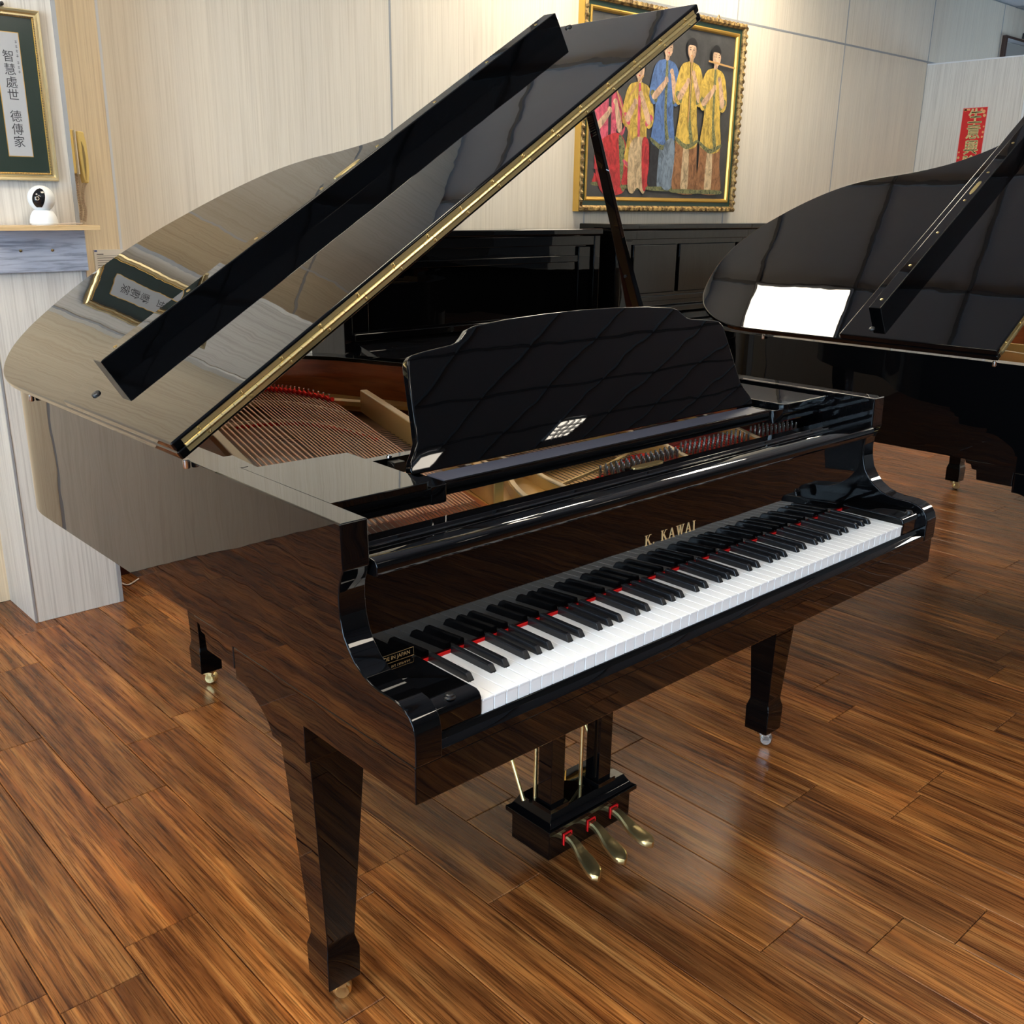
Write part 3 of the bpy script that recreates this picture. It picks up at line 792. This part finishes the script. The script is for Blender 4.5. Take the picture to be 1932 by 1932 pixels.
    for k in range(24): ab.box(.472 + k * .0114, .4785 + k * .0114, .418, .428, .858, .881)
    obj('agraffes', ab, BRIDGE, plate, kind='stuff')
    obj('pressure_bar', B().tube([(.455, .305, .870), (.60, .335, .872), (.745, .385, .872)], .0035, 6), BRASSD, plate, smooth=True)
    bp = B()
    for k, x in enumerate(offs): bp.box(at_(x, .27) - .003, at_(x, .27) + .003, .266, .274, .860, .879)
    obj('bass_agraffes', bp, BRASSD, plate, kind='stuff')
    obj('bass_shadow_board', B().prism([(-.071, .2249), (.268, .2249), (.345, .50), (-.071, .50)], .8582, .8592, 'z'), MAHOG, plate)  # dark sheet standing in for the shade between the bass strings
    obj('bass_pin_panel', B().box(XL + .0565, .30, .2248, .262, .845, .868), BLACKP, plate)

def make_lyre(piano):
    cx = .5795
    ly = obj('pedal_lyre', B().box(cx - .128, cx + .128, .300, .415, .050, .117), BLACK, piano, bev=.0015)
    m_ = B()
    def rg(dx, y0, y1, z): return [(cx - dx, y0, z), (cx + dx, y0, z), (cx + dx, y1, z), (cx - dx, y1, z)]
    m_.loft([rg(.1385, .2895, .4255, .1175), rg(.1385, .2895, .4255, .128), rg(.129, .298, .417, .134), rg(.120, .305, .410, .147), rg(.114, .309, .406, .157)])
    obj('lyre_moulding', m_, BLACK, ly, bev=.0012)
    for x in (.466, .613):
        p = B().box(x, x + .039, .303 + .010, .352, .1572, .5965); p.box(x - .008, x + .047, .305, .360, .157, .168)
        obj('lyre_post', p, BLACK, ly, bev=.0012)
    for (a, c) in (((.452, .380, .158), (.470, .62, .598)), ((.690, .380, .158), (.672, .62, .598)), ((.478, .372, .150), (.478, .372, .5965)), ((.590, .345, .150), (.590, .345, .5965))):
        obj('brass_rod', B().tube([a, c], .0042, 10), BRASS, ly, smooth=True)
    for k, (x, dx) in enumerate(((.5055, -.020), (.5795, -.012), (.6530, .004))):
        n = 16; rings = []
        for q in range(n + 1):
            t = q / n; y = .330 - .142 * t
            z = .083 + .010 * math.sin(min(1, t * 1.7) * PI) - .026 * t ** 1.5 - .004
            ww = .0098 + .0092 * (0 if t < .28 else (math.sin(min(1., (t - .28) / .5) * PI / 2)) ** 2)
            if t > .84: ww *= math.sqrt(max(.03, 1 - ((t - .84) / .16) ** 2))
            th = .0070
            xx = x + dx * max(0, (t - .3) / .7) ** 1.5
            rings.append([(xx + ww * c, y, z + th * s) for c, s in ((-1, -.6), (-.8, -1), (.8, -1), (1, -.6), (1, .5), (.7, 1), (-.7, 1), (-1, .5))])
        pd = obj('pedal', B().loft(rings), BRASS, ly, smooth=True)
        fr_ = B(); a, y = .0122, .2985
        fr_.box(x - a, x - a + .0018, y - .002, y + .0015, .070, .0965); fr_.box(x + a - .0018, x + a, y - .002, y + .0015, .070, .0965); fr_.box(x - a, x + a, y - .002, y + .0015, .0955, .0975)
        obj('pedal_felt', fr_, REDT, ly)

def make_piano(loc, label, closed=False):
    p = empty('grand_piano', O)
    make_case(p); make_legs(p); make_keys(p); make_desk(p); make_lid(p); make_interior(p); make_lyre(p)
    tag(p, label, 'piano', 'black grand pianos')
    return p
p1 = make_piano(O, 'large black grand piano in front, lid propped open, keyboard and music desk showing')
p2 = copy_tree(p1); p2.location = O + V((2.23, -.385, 0))
p2['label'] = 'second black grand piano at the right edge, lid open and keyboard outside the picture'
# third grand, farther right, lid closed: only a leg shows under the second one
p3 = empty('grand_piano', O)
make_case(p3); make_legs(p3)
cl = [(XL - .018, .13)] + [(x, y) for x, y in offset_path([(XL, .13)] + cs + [(XR, .13)], -.018)][1:-1] + [(XR + .018, .13)]
obj('lid', B().prism(cl, .9565, .979, 'z'), BLACK, p3, bev=.004)
p3.location = O + V((3.875, -.49, 0))
tag(p3, 'third black grand piano with closed lid, its brass castor leg seen beneath the second piano', 'piano', 'black grand pianos')

# ================================================================== UPRIGHT PIANOS against the back wall
def upright(x0, x1, top, yfront, label, taller):
    t = empty('upright_piano', ((x0 + x1) / 2, 2.4, 0)); OFF[0] = t.location.copy()
    yb = YA - .03
    obj('case_side', B().prism([(yb, 0), (yb, top - .03), (yfront, top - .03), (yfront, .80), (yfront - .20, .74), (yfront - .24, .70), (yfront - .24, .62), (yfront - .02, .60), (yfront - .02, .1), (yfront - .22, .1), (yfront - .22, 0)], x0, x0 + .04, 'x'), BLACK, t, bev=.004)
    obj('case_side', B().prism([(yb, 0), (yb, top - .03), (yfront, top - .03), (yfront, .80), (yfront - .20, .74), (yfront - .24, .70), (yfront - .24, .62), (yfront - .02, .60), (yfront - .02, .1), (yfront - .22, .1), (yfront - .22, 0)], x1 - .04, x1, 'x'), BLACK, t, bev=.004)
    obj('top_lid', B().box(x0 - .006, x1 + .006, yfront - .012, yb, top - .028, top), BLACK, t, bev=.006)
    obj('back_frame', B().box(x0 + .04, x1 - .04, yfront + .08, yb, .02, top - .03), BLACKP, t)
    obj('top_rail', B().box(x0 + .04, x1 - .04, yfront + .004, yfront + .03, top - .075, top - .031), BLACK, t, bev=.003)
    # upper panel with stepped frame
    up = obj('upper_panel', B().box(x0 + .04, x1 - .04, yfront + .030, yfront + .05, .84, top - .075), BLACK, t)
    for a, c in ((x0 + .05, x0 + .13), (x1 - .13, x1 - .05)):
        obj('panel_stile', B().box(a, c, yfront + .016, yfront + .030, .85, top - .08), BLACK, up, bev=.004)
    obj('music_rail', B().box(x0 + .14, x1 - .14, yfront + .012, yfront + .030, top - .15, top - .12) if not taller else B().box(x0 + .14, x1 - .14, yfront + .012, yfront + .030, .90, .925), BLACK, up, bev=.003)
    if taller:
        xm = (x0 + x1) / 2
        for a, c in ((x0 + .15, xm - .27), (xm - .245, xm + .245), (xm + .27, x1 - .15)):
            obj('raised_panel', B().box(a, c, yfront + .018, yfront + .030, .94, top - .10), BLACK, up, bev=.008, seg=3)
    obj('fallboard', B().prism([(yfront + .02, .84), (yfront + .02, .80), (yfront - .19, .765), (yfront - .20, .775), (yfront - .20, .79), (yfront - .01, .842)], x0 + .04, x1 - .04, 'x'), BLACK, t, bev=.004)
    obj('ledge', B().box(x0 + .04, x1 - .04, yfront - .015, yfront + .012, .842, .872), BLACK, t, bev=.004)
    obj('keybed', B().box(x0 + .04, x1 - .04, yfront - .235, yfront + .03, .62, .70), BLACK, t, bev=.004)
    obj('key_slip', B().box(x0 + .04, x1 - .04, yfront - .225, yfront - .20, .70, .74), BLACK, t, bev=.003)
    obj('lower_panel', B().box(x0 + .04, x1 - .04, yfront + .0, yfront + .03, .14, .61), BLACK, t, bev=.004)
    obj('toe_rail', B().box(x0 + .04, x1 - .04, yfront - .01, yfront + .03, .02, .13), BLACK, t)
    tag(t, label, 'piano', 'black upright pianos'); OFF[0] = O
    return t
upright(1.375, 2.845, 1.264, 2.40, 'black upright piano against the back wall, left of the two, partly behind the open lid', False)
upright(2.962, 4.49, 1.284, 2.40, 'black upright piano under the painting, slightly taller with a three-part front panel', True)

# ================================================================== WALL THINGS
# calligraphy frame on the pillar
OFF[0] = V((0, 0, 0))
cf = empty('calligraphy_frame', (.244, 2.405, 1.422)); OFF[0] = cf.location.copy()
tag(cf, 'gold framed green mat with a vertical strip of Chinese writing on the pillar', 'picture')
x0, x1, z0, z1 = .1435, .3445, 1.4225, 1.897
def frame_prof(name, x0, x1, z0, z1, prof, m, par, yb, bev=0.):
    """mitred frame: prof = list of (inset, depth)"""
    b = B(); n = len(prof)
    rings = []
    for cx_, cz_ in ((0, 0), (1, 0), (1, 1), (0, 1)):
        rings.append([((x0 + i_) if cx_ == 0 else (x1 - i_), yb - d_, (z0 + i_) if cz_ == 0 else (z1 - i_)) for i_, d_ in prof])
    b.v = [p for r in rings for p in r]
    for a in range(4):
        c = (a + 1) % 4
        for i in range(n):
            j = (i + 1) % n; b.f.append((a * n + i, a * n + j, c * n + j, c * n + i))
    return obj(name, b, m, par, bev=bev)
frame_prof('outer_moulding', x0, x1, z0, z1, [(0, 0), (0, .014), (.003, .019), (.009, .017), (.013, .010), (.018, .010), (.018, 0)], GOLDP, cf, 2.405)
frame_prof('inner_moulding', x0 + .018, x1 - .018, z0 + .018, z1 - .018, [(0, 0), (0, .012), (.0045, .010), (.0045, 0)], GOLDF, cf, 2.405)
bd = B()
for k in range(96):
    z = z0 + .0205 + (z1 - z0 - .041) * k / 95
    for x in (x0 + .0203, x1 - .0203): bd.box(x - .0012, x + .0012, 2.391, 2.394, z - .0013, z + .0013)
for k in range(36):
    x = x0 + .0205 + (x1 - x0 - .041) * k / 35
    for z in (z0 + .0203, z1 - .0203): bd.box(x - .0013, x + .0013, 2.391, 2.394, z - .0012, z + .0012)
obj('beading', bd, INK, cf, kind='stuff')
obj('mat_board', B().box(x0 + .02, x1 - .02, 2.399, 2.4045, z0 + .02, z1 - .02), MATG, cf)
obj('paper_border', B().box(.2085, .2800, 2.3982, 2.399, 1.490, 1.833), GOLDF, cf)
pp = obj('paper_strip', B().box(.2105, .2780, 2.3974, 2.3982, 1.492, 1.831), PAPER, cf)
lt = B()
for s_, z in zip('智慧處世德傳家', (1.765, 1.729, 1.694, 1.660, 1.601, 1.565, 1.530)):
    t = text_b(s_, .034 if z else 1, .0002); t.map(lambda p, z=z: V((.2435 + p.x, 2.3972 - p.z * .3, z + p.y)))
    obj('character', t, INK, pp)
lt = B()
for k in range(7):
    z = 1.806 - k * .0125 - (.006 if k > 3 else 0)
    lt.box(.2665, .2725, 2.3970, 2.3974, z - .001, z); lt.box(.2665, .2725, 2.3970, 2.3974, z + .003, z + .0038); lt.box(.2692, .2700, 2.3970, 2.3974, z - .003, z + .005)
obj('small_lettering', lt, INK, pp, kind='stuff')
obj('hanging_hook', B().lathe([(.006, 0), (.006, -.012), (.002, -.014)], (.243, 2.405, 1.905), 10, 'y'), BLACKM, cf)
# shelf
OFF[0] = V((0, 0, 0))
sh = empty('wall_shelf', (.25, 2.34, 1.27)); OFF[0] = sh.location.copy()
tag(sh, 'pale wooden wall shelf board on the pillar below the calligraphy frame', 'shelf')
obj('shelf_board', B().box(.0975, .4150, 2.285, 2.398, 1.279, 1.2935), SHELFM, sh, bev=.001)
bb_ = obj('back_board', B().box(.1100, .4045, 2.393, 2.405, 1.152, 1.2785), BOARD, sh, bev=.001, label='blue-grey wood grain board under the shelf')
for x in (.203, .298): obj('screw', B().lathe([(.0042, 0), (.0042, -.002), (.001, -.003)], (x, 2.393, 1.217), 10, 'y'), BRASSD, bb_, smooth=True)
# camera on shelf
OFF[0] = V((0, 0, 0))
wc = empty('security_camera', (.265, 2.335, 1.2935)); OFF[0] = wc.location.copy()
tag(wc, 'small round white indoor security camera standing on the shelf', 'camera')
q = [(.036, 0), (.0365, .004), (.040, .0045), (.0398, .014), (.036, .028), (.029, .040), (.024, .0435)]
obj('camera_base', B().lathe(q, (.265, 2.335, 1.2937), 32), WHITEP, wc, smooth=True)
ctr = V((.265, 2.335, 1.3705)); rd = .0385
sp = [(rd * math.sin(PI * k / 18), -rd * math.cos(PI * k / 18)) for k in range(1, 18)]
obj('camera_head', B().lathe([(.002, -rd)] + sp + [(.002, rd)], ctr, 36), WHITEP, wc, smooth=True)
# black face patch following the ball
fd = V((-.38, -.80, .16)).normalized(); rt = fd.cross(V((0, 0, 1))).normalized(); upv = rt.cross(fd)
fd = V((-.22, -.95, .05)).normalized(); rt = fd.cross(V((0, 0, 1))).normalized(); upv = rt.cross(fd)
def onball(a, e, r): return ctr + (fd * math.cos(e) * math.cos(a) + rt * math.sin(a) * math.cos(e) + upv * math.sin(e)) * r
fp = B(); n = 14; rows = []
for k in range(n + 1):
    e = math.radians(-42 + 88 * k / n); c = math.radians(22 + -16 * (k / n) ** 1.5); hw = math.radians(27 * math.sqrt(max(.0, 1 - ((k / n - .46) / .54) ** 2)) + .5)
    rows.append([onball(c - hw + 2 * hw * j / 8, e, rd + .0009) for j in range(9)])
for r in rows: fp.v += [tuple(p) for p in r]
for k in range(n):
    for j in range(8): fp.f.append((k * 9 + j, k * 9 + j + 1, k * 9 + 9 + j + 1, k * 9 + 9 + j))
obj('camera_face', fp, LENSB, wc, smooth=True, label='black oval face plate')
lc = onball(math.radians(20), math.radians(-2), rd + .001); ld = (lc - ctr).normalized()
qq = ld.to_track_quat('Z', 'Y').to_matrix()
obj('lens_ring', B().lathe([(.0052, 0), (.0058, .0012), (.0050, .0018), (.0040, .0010), (.001, .0008)], (0, 0, 0), 20).map(lambda p: lc + qq @ p), CORDM, wc, smooth=True)
obj('lens', B().lathe([(.0038, .0012), (.0028, .0022), (.0005, .0036)], (0, 0, 0), 16).map(lambda p: lc + qq @ p), LENSB, wc, smooth=True)
OFF[0] = V((0, 0, 0))
pcb = obj('power_cable', B().tube(catmull([(.305, 2.345, 1.2965), (.33, 2.352, 1.2975), (.365, 2.362, 1.2985), (.39, 2.378, 1.2968), (.404, 2.402, 1.296), (.4055, 2.415, 1.27), (.407, 2.42, 1.20), (.409, 2.43, 1.12), (.41, 2.44, 1.0), (.41, 2.44, .60)], 5), .0018, 6), CABLE, smooth=True)
tag(pcb, 'thin white camera cable running along the shelf and down behind the pillar edge', 'cable')
# wall phone on the back wall
ph = empty('wall_phone', (.492, 2.65, 1.42)); OFF[0] = ph.location.copy()
tag(ph, 'yellowed wall telephone with handset on the honey coloured panel', 'telephone')
obj('phone_body', B().box(.462, .489, 2.625, 2.679, 1.452, 1.590), YELP, ph, bev=.003)
obj('phone_trim', B().box(.4895, .4935, 2.612, 2.679, 1.450, 1.588), CREAM, ph, bev=.001)
hs = [(.4945, 1.585), (.516, 1.583), (.5215, 1.55), (.5235, 1.50), (.5215, 1.455), (.516, 1.422), (.5035, 1.422), (.499, 1.45), (.496, 1.50)]
obj('handset', B().prism(hs, 2.602, 2.640, 'y'), YELP, ph, bev=.004, seg=3)
obj('handset_grip', B().prism([(.504, 1.552), (.510, 1.535), (.5125, 1.50), (.510, 1.465), (.507, 1.432), (.505, 1.47), (.504, 1.51)], 2.5995, 2.603, 'y'), BRASSD, ph, label='dark hollow of the grip')
def coil(path, R_, turns, r):
    pts = catmull(path, 20); out = []; m_ = len(pts)
    N_ = turns * 8
    for k in range(N_ + 1):
        t = k / N_ * (m_ - 1); i = min(int(t), m_ - 2); f_ = t - i
        c = V(pts[i]).lerp(V(pts[i + 1]), f_); d = (V(pts[i + 1]) - V(pts[i])).normalized()
        s1 = d.cross(V((0, 1, 0))).normalized(); s2 = d.cross(s1).normalized(); a = 2 * PI * k / 8
        out.append(c + s1 * math.cos(a) * R_ + s2 * math.sin(a) * R_)
    return B().tube(out, r, 5)
cd = coil([(.489, 2.640, 1.452), (.4885, 2.640, 1.42), (.490, 2.640, 1.38), (.493, 2.638, 1.34), (.488, 2.640, 1.305)], .0048, 30, .0016)
add(cd, coil([(.508, 2.618, 1.422), (.500, 2.622, 1.40), (.498, 2.625, 1.365), (.503, 2.628, 1.33), (.497, 2.632, 1.300)], .0048, 34, .0016))
obj('coiled_cord', cd, CORDM, ph, smooth=True)
OFF[0] = V((0, 0, 0))
# price card standing behind lid
pc = empty('price_card', (.58, 2.64, 1.0)); OFF[0] = pc.location.copy()
tag(pc, 'white printed card with a blue corner mark on the wall behind the piano lid', 'card')
obj('card', B().box(.532, .640, 2.672, 2.6785, .985, 1.203), CREAM, pc)
obj('blue_mark', B().box(.5335, .5425, 2.6712, 2.672, 1.196, 1.2015), BLUEP, pc)
pr_ = B()
pr_.box(.5405, .564, 2.6713, 2.672, 1.1865, 1.189); pr_.box(.5405, .62, 2.6713, 2.672, 1.1815, 1.1822)
for k in range(7): pr_.box(.541, .60 - .01 * (k % 3), 2.6713, 2.672, 1.174 - k * .008, 1.1755 - k * .008)
obj('printed_lines', pr_, INK, pc, kind='stuff')
OFF[0] = V((0, 0, 0))
# cable loop on floor
tag(obj('floor_cord', B().tube(catmull([(.43, 2.66, .06), (.455, 2.62, .015), (.462, 2.57, .004), (.472, 2.545, .004), (.50, 2.56, .004), (.53, 2.583, .004), (.55, 2.605, .006), (.555, 2.64, .03)], 6), .0030, 6), CABLE, smooth=True),
    'white power cord looping on the floor at the foot of the pillar', 'cord')

# painting
pt = empty('framed_painting', (3.59, 2.66, 1.34)); OFF[0] = pt.location.copy()
tag(pt, 'large gilt framed painting of five girls playing flutes on the back wall', 'painting')
x0, x1, z0, z1 = 2.937, 4.243, 1.340, 2.327; yb = YA
frame_prof('outer_moulding', x0, x1, z0, z1, [(0, 0), (0, .030), (.006, .042), (.020, .046), (.030, .036), (.030, 0)], GOLDD, pt, yb, .002)
obj('side_gilt_board', B().box(x0 - .001, x0 + .004, yb - .040, yb, z0, z1), GOLDF, pt)
frame_prof('green_band', x0 + .030, x1 - .030, z0 + .030, z1 - .030, [(0, 0), (0, .026), (.022, .024), (.022, 0)], GREENF, pt, yb)
frame_prof('inner_moulding', x0 + .052, x1 - .052, z0 + .052, z1 - .052, [(0, 0), (0, .030), (.006, .034), (.014, .030), (.020, .020), (.020, 0)], GOLDF, pt, yb, .001)
orn = B()
def orn_seg(p, q, nn):
    for k in range(nn):
        t0, t1 = k / nn, (k + .72) / nn
        a = V(p).lerp(V(q), t0); c = V(p).lerp(V(q), t1); d = (c - a).normalized(); s_ = V((0, -1, 0)).cross(d)
        m1 = (a + c) / 2
        rings = []
        for e, wd in ((0, .003), (.25, .010), (.6, .012), (1, .004)):
            ce_ = a.lerp(c, e) + s_ * (.006 * (e - .5)); rings.append([ce_ + s_ * x_ * wd + V((0, -y_ * wd * .8, 0)) for x_, y_ in ((-1, 0), (-.6, 1), (.6, 1), (1, 0))])
        orn.loft(rings)
yo = yb - .042
orn_seg((x0, yo, z0 + .013), (x1, yo, z0 + .013), 34); orn_seg((x0, yo, z1 - .013), (x1, yo, z1 - .013), 34)
orn_seg((x1 - .013, yo, z0), (x1 - .013, yo, z1), 26); orn_seg((x0 + .013, yo, z0), (x0 + .013, yo, z1), 26)
obj('carved_leaf_ornament', orn, GOLDD, pt, kind='stuff')
obj('hanging_finial', B().tube([(3.985, yb - .02, z1), (4.0, yb - .02, z1 + .02), (4.015, yb - .02, z1)], .003, 6), GOLDD, pt)
cv = obj('canvas', B().box(x0 + .060, x1 - .060, yb - .016, yb - .010, z0 + .060, z1 - .060), CANVAS, pt)
SK = paint('painted_skin', (.66, .42, .27)); HR = mat('painted_hair', (.008, .007, .008), .5)
RD = paint('painted_red_cloth', (.55, .035, .04)); PK = paint('painted_pink_cloth', (.66, .10, .16)); YE = paint('painted_yellow_cloth', (.66, .44, .08)); GR = paint('painted_embroidery', (.22, .22, .09), (.02, .03, .02), 90)
BL = paint('painted_blue_cloth', (.10, .19, .42)); BK = paint('painted_black_cloth', (.02, .022, .028)); BR = paint('painted_brown_skirt', (.34, .15, .06)); GY = paint('painted_grey_blue_skirt', (.20, .26, .33)); CR = paint('painted_cream_cloth', (.62, .45, .26)); WD = mat('painted_flute', (.50, .28, .10), .5)
layer = [0]
def fig(poly, m, name, sm=True):
    layer[0] += 1; y = yb - .0163 - layer[0] * .00006
    pts = catmull([V((a, b_, 0)) for a, b_ in poly], 4, True) if sm else [(a, b_, 0) for a, b_ in poly]
    obj(name, B().prism([(p[0], p[1]) for p in pts], y, y - .00005 + .00003, 'y'), m, cv)
def ell(cx_, cz_, a, b_, m, name, rot=0.):
    fig([(cx_ + a * math.cos(t) * math.cos(rot) - b_ * math.sin(t) * math.sin(rot), cz_ + a * math.cos(t) * math.sin(rot) + b_ * math.sin(t) * math.cos(rot)) for t in [2 * PI * k / 14 for k in range(14)]], m, name, False)
def girl(cx_, zh, s, top, trim, skirt, skirt2, face=0., seat=False, zb=1.44, lean=0.):
    """one robed figure: skirt, tunic, trims, arms, neck, head, hair, face; zh = head centre height"""
    sh_ = zh - .075 * s; w_ = .085 * s; hip = zh - .42 * s
    fig([(cx_ - .075 * s, hip + .05), (cx_ + .075 * s, hip + .05), (cx_ + .10 * s, (hip + zb) / 2), (cx_ + .115 * s, zb), (cx_ - .09 * s, zb + .005), (cx_ - .095 * s, (hip + zb) / 2)], skirt, 'painted_skirt')
    fig([(cx_ - .015, hip), (cx_ + .02, hip - .02), (cx_ + .035, zb + .03), (cx_ + .0, zb + .01), (cx_ - .03, zb + .03)], skirt2, 'painted_skirt_panel')
    fig([(cx_ - .095 * s, zb + .012), (cx_ + .118 * s, zb + .012), (cx_ + .118 * s, zb - .008), (cx_ - .092 * s, zb - .006)], GR, 'painted_hem')
    fig([(cx_ - .03, sh_ + .01), (cx_ + .03, sh_ + .01), (cx_ + w_, sh_ - .03), (cx_ + w_ * .85, hip + .12), (cx_ + w_ * 1.15, hip - .04), (cx_ + .02, hip - .075), (cx_ - .03, hip - .06), (cx_ - w_ * 1.1, hip - .03), (cx_ - w_ * .85, hip + .12), (cx_ - w_, sh_ - .03)], top, 'painted_tunic')
    fig([(cx_ - .006, sh_), (cx_ + .014, sh_ - .02), (cx_ + .022, hip + .1), (cx_ + .055, hip - .03), (cx_ + .035, hip - .055), (cx_ + .004, hip + .08)], trim, 'painted_trim')
    fig([(cx_ - w_ * 1.12, hip - .015), (cx_, hip - .05), (cx_ + w_ * 1.16, hip - .022), (cx_ + w_ * 1.1, hip - .04), (cx_, hip - .075), (cx_ - w_ * 1.08, hip - .035)], trim, 'painted_trim')
    # sleeves and forearms rising to the mouth
    for sx in (-1, 1):
        ex, ez = cx_ + sx * .105 * s, sh_ - .165 * s
        hx, hz = cx_ + (.004 + .02 * face) + sx * .020, (zh - .155 * s if sx < 0 else zh - .115 * s)
        fig([(cx_ + sx * w_ * .7, sh_ - .005), (cx_ + sx * w_ * 1.15, sh_ - .04), (ex + sx * .02, ez), (ex - sx * .03, ez - .035), (cx_ + sx * w_ * .45, sh_ - .07)], top, 'painted_sleeve')
        fig([(ex + sx * .012, ez + .01), (ex - sx * .034, ez - .03), (ex - sx * .045, ez - .005), (ex - sx * .01, ez + .03)], trim, 'painted_cuff')
        fig([(ex - sx * .002, ez + .004), (ex - sx * .036, ez - .012), (hx - sx * .004, hz - .022), (hx, hz + .006), (hx + sx * .018, hz - .006)], SK, 'painted_forearm')
        ell(hx, hz, .016, .014, SK, 'painted_hand')
        for q_ in range(4): ell(hx - sx * .004 + .002 * q_, hz + .010 - .006 * q_, .011, .003, SK, 'painted_finger', .3 * sx)
    if True: pass
    fig([(cx_ - .014, sh_ + .012), (cx_ + .014, sh_ + .012), (cx_ + .013 + .006 * face, zh - .03), (cx_ - .013 + .006 * face, zh - .03)], SK, 'painted_neck')
    ell(cx_, zh + .008, .044 * s, .047 * s, HR, 'painted_hair')
    ell(cx_ + .006 * face, zh - .006, .036 * s, .046 * s, SK, 'painted_face')
    fig([(cx_ - .037 * s, zh + .006), (cx_ - .028 * s, zh + .036 * s), (cx_ + .028 * s, zh + .036 * s), (cx_ + .037 * s, zh + .006), (cx_ + .022 * s, zh + .017), (cx_ - .022 * s, zh + .017)], HR, 'painted_fringe')
    for sx in (-1, 1): ell(cx_ + .012 * face + sx * .014, zh - .004, .006, .0022, HR, 'painted_eye'); ell(cx_ + .012 * face + sx * .014, zh + .006, .008, .0014, HR, 'painted_brow')
    ell(cx_ + .014 * face, zh - .018, .003, .006, CR, 'painted_nose'); ell(cx_ + .012 * face, zh - .032, .007, .0028, RD, 'painted_mouth')
girl(3.16, 1.98, 1.0, PK, BK, RD, PK, 1, True, 1.47)
fig([(3.08, 1.66), (3.22, 1.72), (3.30, 1.66), (3.31, 1.50), (3.28, 1.43), (3.13, 1.43), (3.07, 1.55)], RD, 'painted_skirt')
fig([(3.24, 1.71), (3.29, 1.66), (3.305, 1.47), (3.275, 1.45), (3.25, 1.6)], GR, 'painted_trim')
girl(3.38, 2.03, 1.0, YE, PK, RD, YE, -.5, True, 1.46)
fig([(3.33, 1.68), (3.46, 1.69), (3.47, 1.50), (3.45, 1.43), (3.40, 1.46), (3.36, 1.43), (3.32, 1.47)], CR, 'painted_skirt')
fig([(3.42, 1.69), (3.475, 1.68), (3.48, 1.48), (3.44, 1.46)], RD, 'painted_skirt_panel')
girl(3.585, 2.155, 1.02, BL, GR, BK, GY, 1, False, 1.455)
fig([(3.60, 1.68), (3.68, 1.70), (3.69, 1.50), (3.64, 1.45), (3.58, 1.5)], GY, 'painted_skirt_panel')
girl(3.785, 2.16, 1.0, YE, GR, BR, CR, 0, False, 1.445)
girl(3.995, 2.145, 1.0, YE, GR, BR, CR, 1, False, 1.445)
def flute(p, q):
    layer[0] += 1; y = yb - .0163 - layer[0] * .00006; d = (V(q) - V(p)).normalized(); s_ = V((-d.y, d.x)) * .0045
    obj('painted_flute', B().prism([(p[0] - s_.x, p[1] - s_.y), (q[0] - s_.x, q[1] - s_.y), (q[0] + s_.x, q[1] + s_.y), (p[0] + s_.x, p[1] + s_.y)], y, y - .00004, 'y'), WD, cv)
flute((3.18, 1.955), (3.33, 1.68)); flute((3.30, 1.90), (3.40, 2.0)); flute((3.785, 2.13), (3.785, 1.80)); flute((3.93, 2.115), (4.17, 2.10))
OFF[0] = V((0, 0, 0))
# second picture, upper right, brown frame
p_ = empty('framed_picture', (7.9, 2.66, 2.2)); OFF[0] = p_.location.copy()
tag(p_, 'brown wooden framed picture high on the wall above the partition at the right edge', 'picture')
frame_prof('frame_moulding', 7.585, 8.55, 1.95, 2.632, [(0, 0), (0, .03), (.02, .036), (.04, .02), (.04, 0)], DARKW, p_, YA, .002)
obj('picture_sheet', B().box(7.62, 8.51, YA - .014, YA - .006, 1.98, 2.60), mat('grey_picture_sheet', (.34, .34, .32), .3), p_)
obj('hanging_hook', B().tube([(7.855, 2.64, 2.632), (7.86, 2.64, 2.668), (7.885, 2.64, 2.668), (7.89, 2.64, 2.632)], .006, 8), BLACKM, p_)
OFF[0] = V((0, 0, 0))
# red banner on the partition
bn = empty('red_banner', (6.445, 2.3, 1.4)); OFF[0] = bn.location.copy()
tag(bn, 'red vertical paper banner with four gold Chinese characters on the partition', 'banner')
y0, y1, z0, z1 = 2.218, 2.380, 1.59, 2.026
obj('banner_paper', B().box(6.4475, 6.4495, y0, y1, z0, z1), REDP, bn)
obj('banner_edge', B().box(6.4472, 6.4498, y0 - .003, y1 + .003, z0 - .003, z1 + .003), mat('pink_paper_edge', (.75, .38, .36), .6), bn)
obj('banner_face', B().box(6.4468, 6.4474, y0, y1, z0, z1), REDP, bn)
lt = B()
for s_, z in zip('生意興隆', (1.966, 1.868, 1.768, 1.668)):
    t = text_b(s_, .112, .0003)
    # embolden by layering shifted copies
    lt = B()
    for dx, dz in ((0, 0), (.003, .001), (-.003, -.001), (0, .003), (0, -.003)):
        c = B(); c.v = list(t.v); c.f = list(t.f)
        c.map(lambda p, z=z, dx=dx, dz=dz: V((6.4465 - p.z * .5 - abs(dx) * .01, 2.292 - p.x * .92 + dx, z + p.y * .90 + dz))); add(lt, c)
    obj('character', lt, GOLDT, bn, label='gold Chinese character')
dc = B()
for (yy, zz, r) in ((2.226, 1.87, .008), (2.228, 1.84, .007), (2.226, 1.905, .006), (2.370, 1.71, .009), (2.371, 1.675, .009), (2.370, 1.745, .006), (2.24, 2.00, .012), (2.232, 1.975, .010), (2.255, 2.012, .009), (2.365, 2.015, .008)):
    dc.lathe([(r, 0), (r, -.0003)], (6.4467, yy, zz), 10, 'x')
dc.box(6.4464, 6.4467, 2.335, 2.376, 2.010, 2.022)
obj('printed_flowers', dc, paint('banner_flower_print', (.85, .30, .12), (.7, .5, .2), 60), bn, kind='stuff')
OFF[0] = V((0, 0, 0))
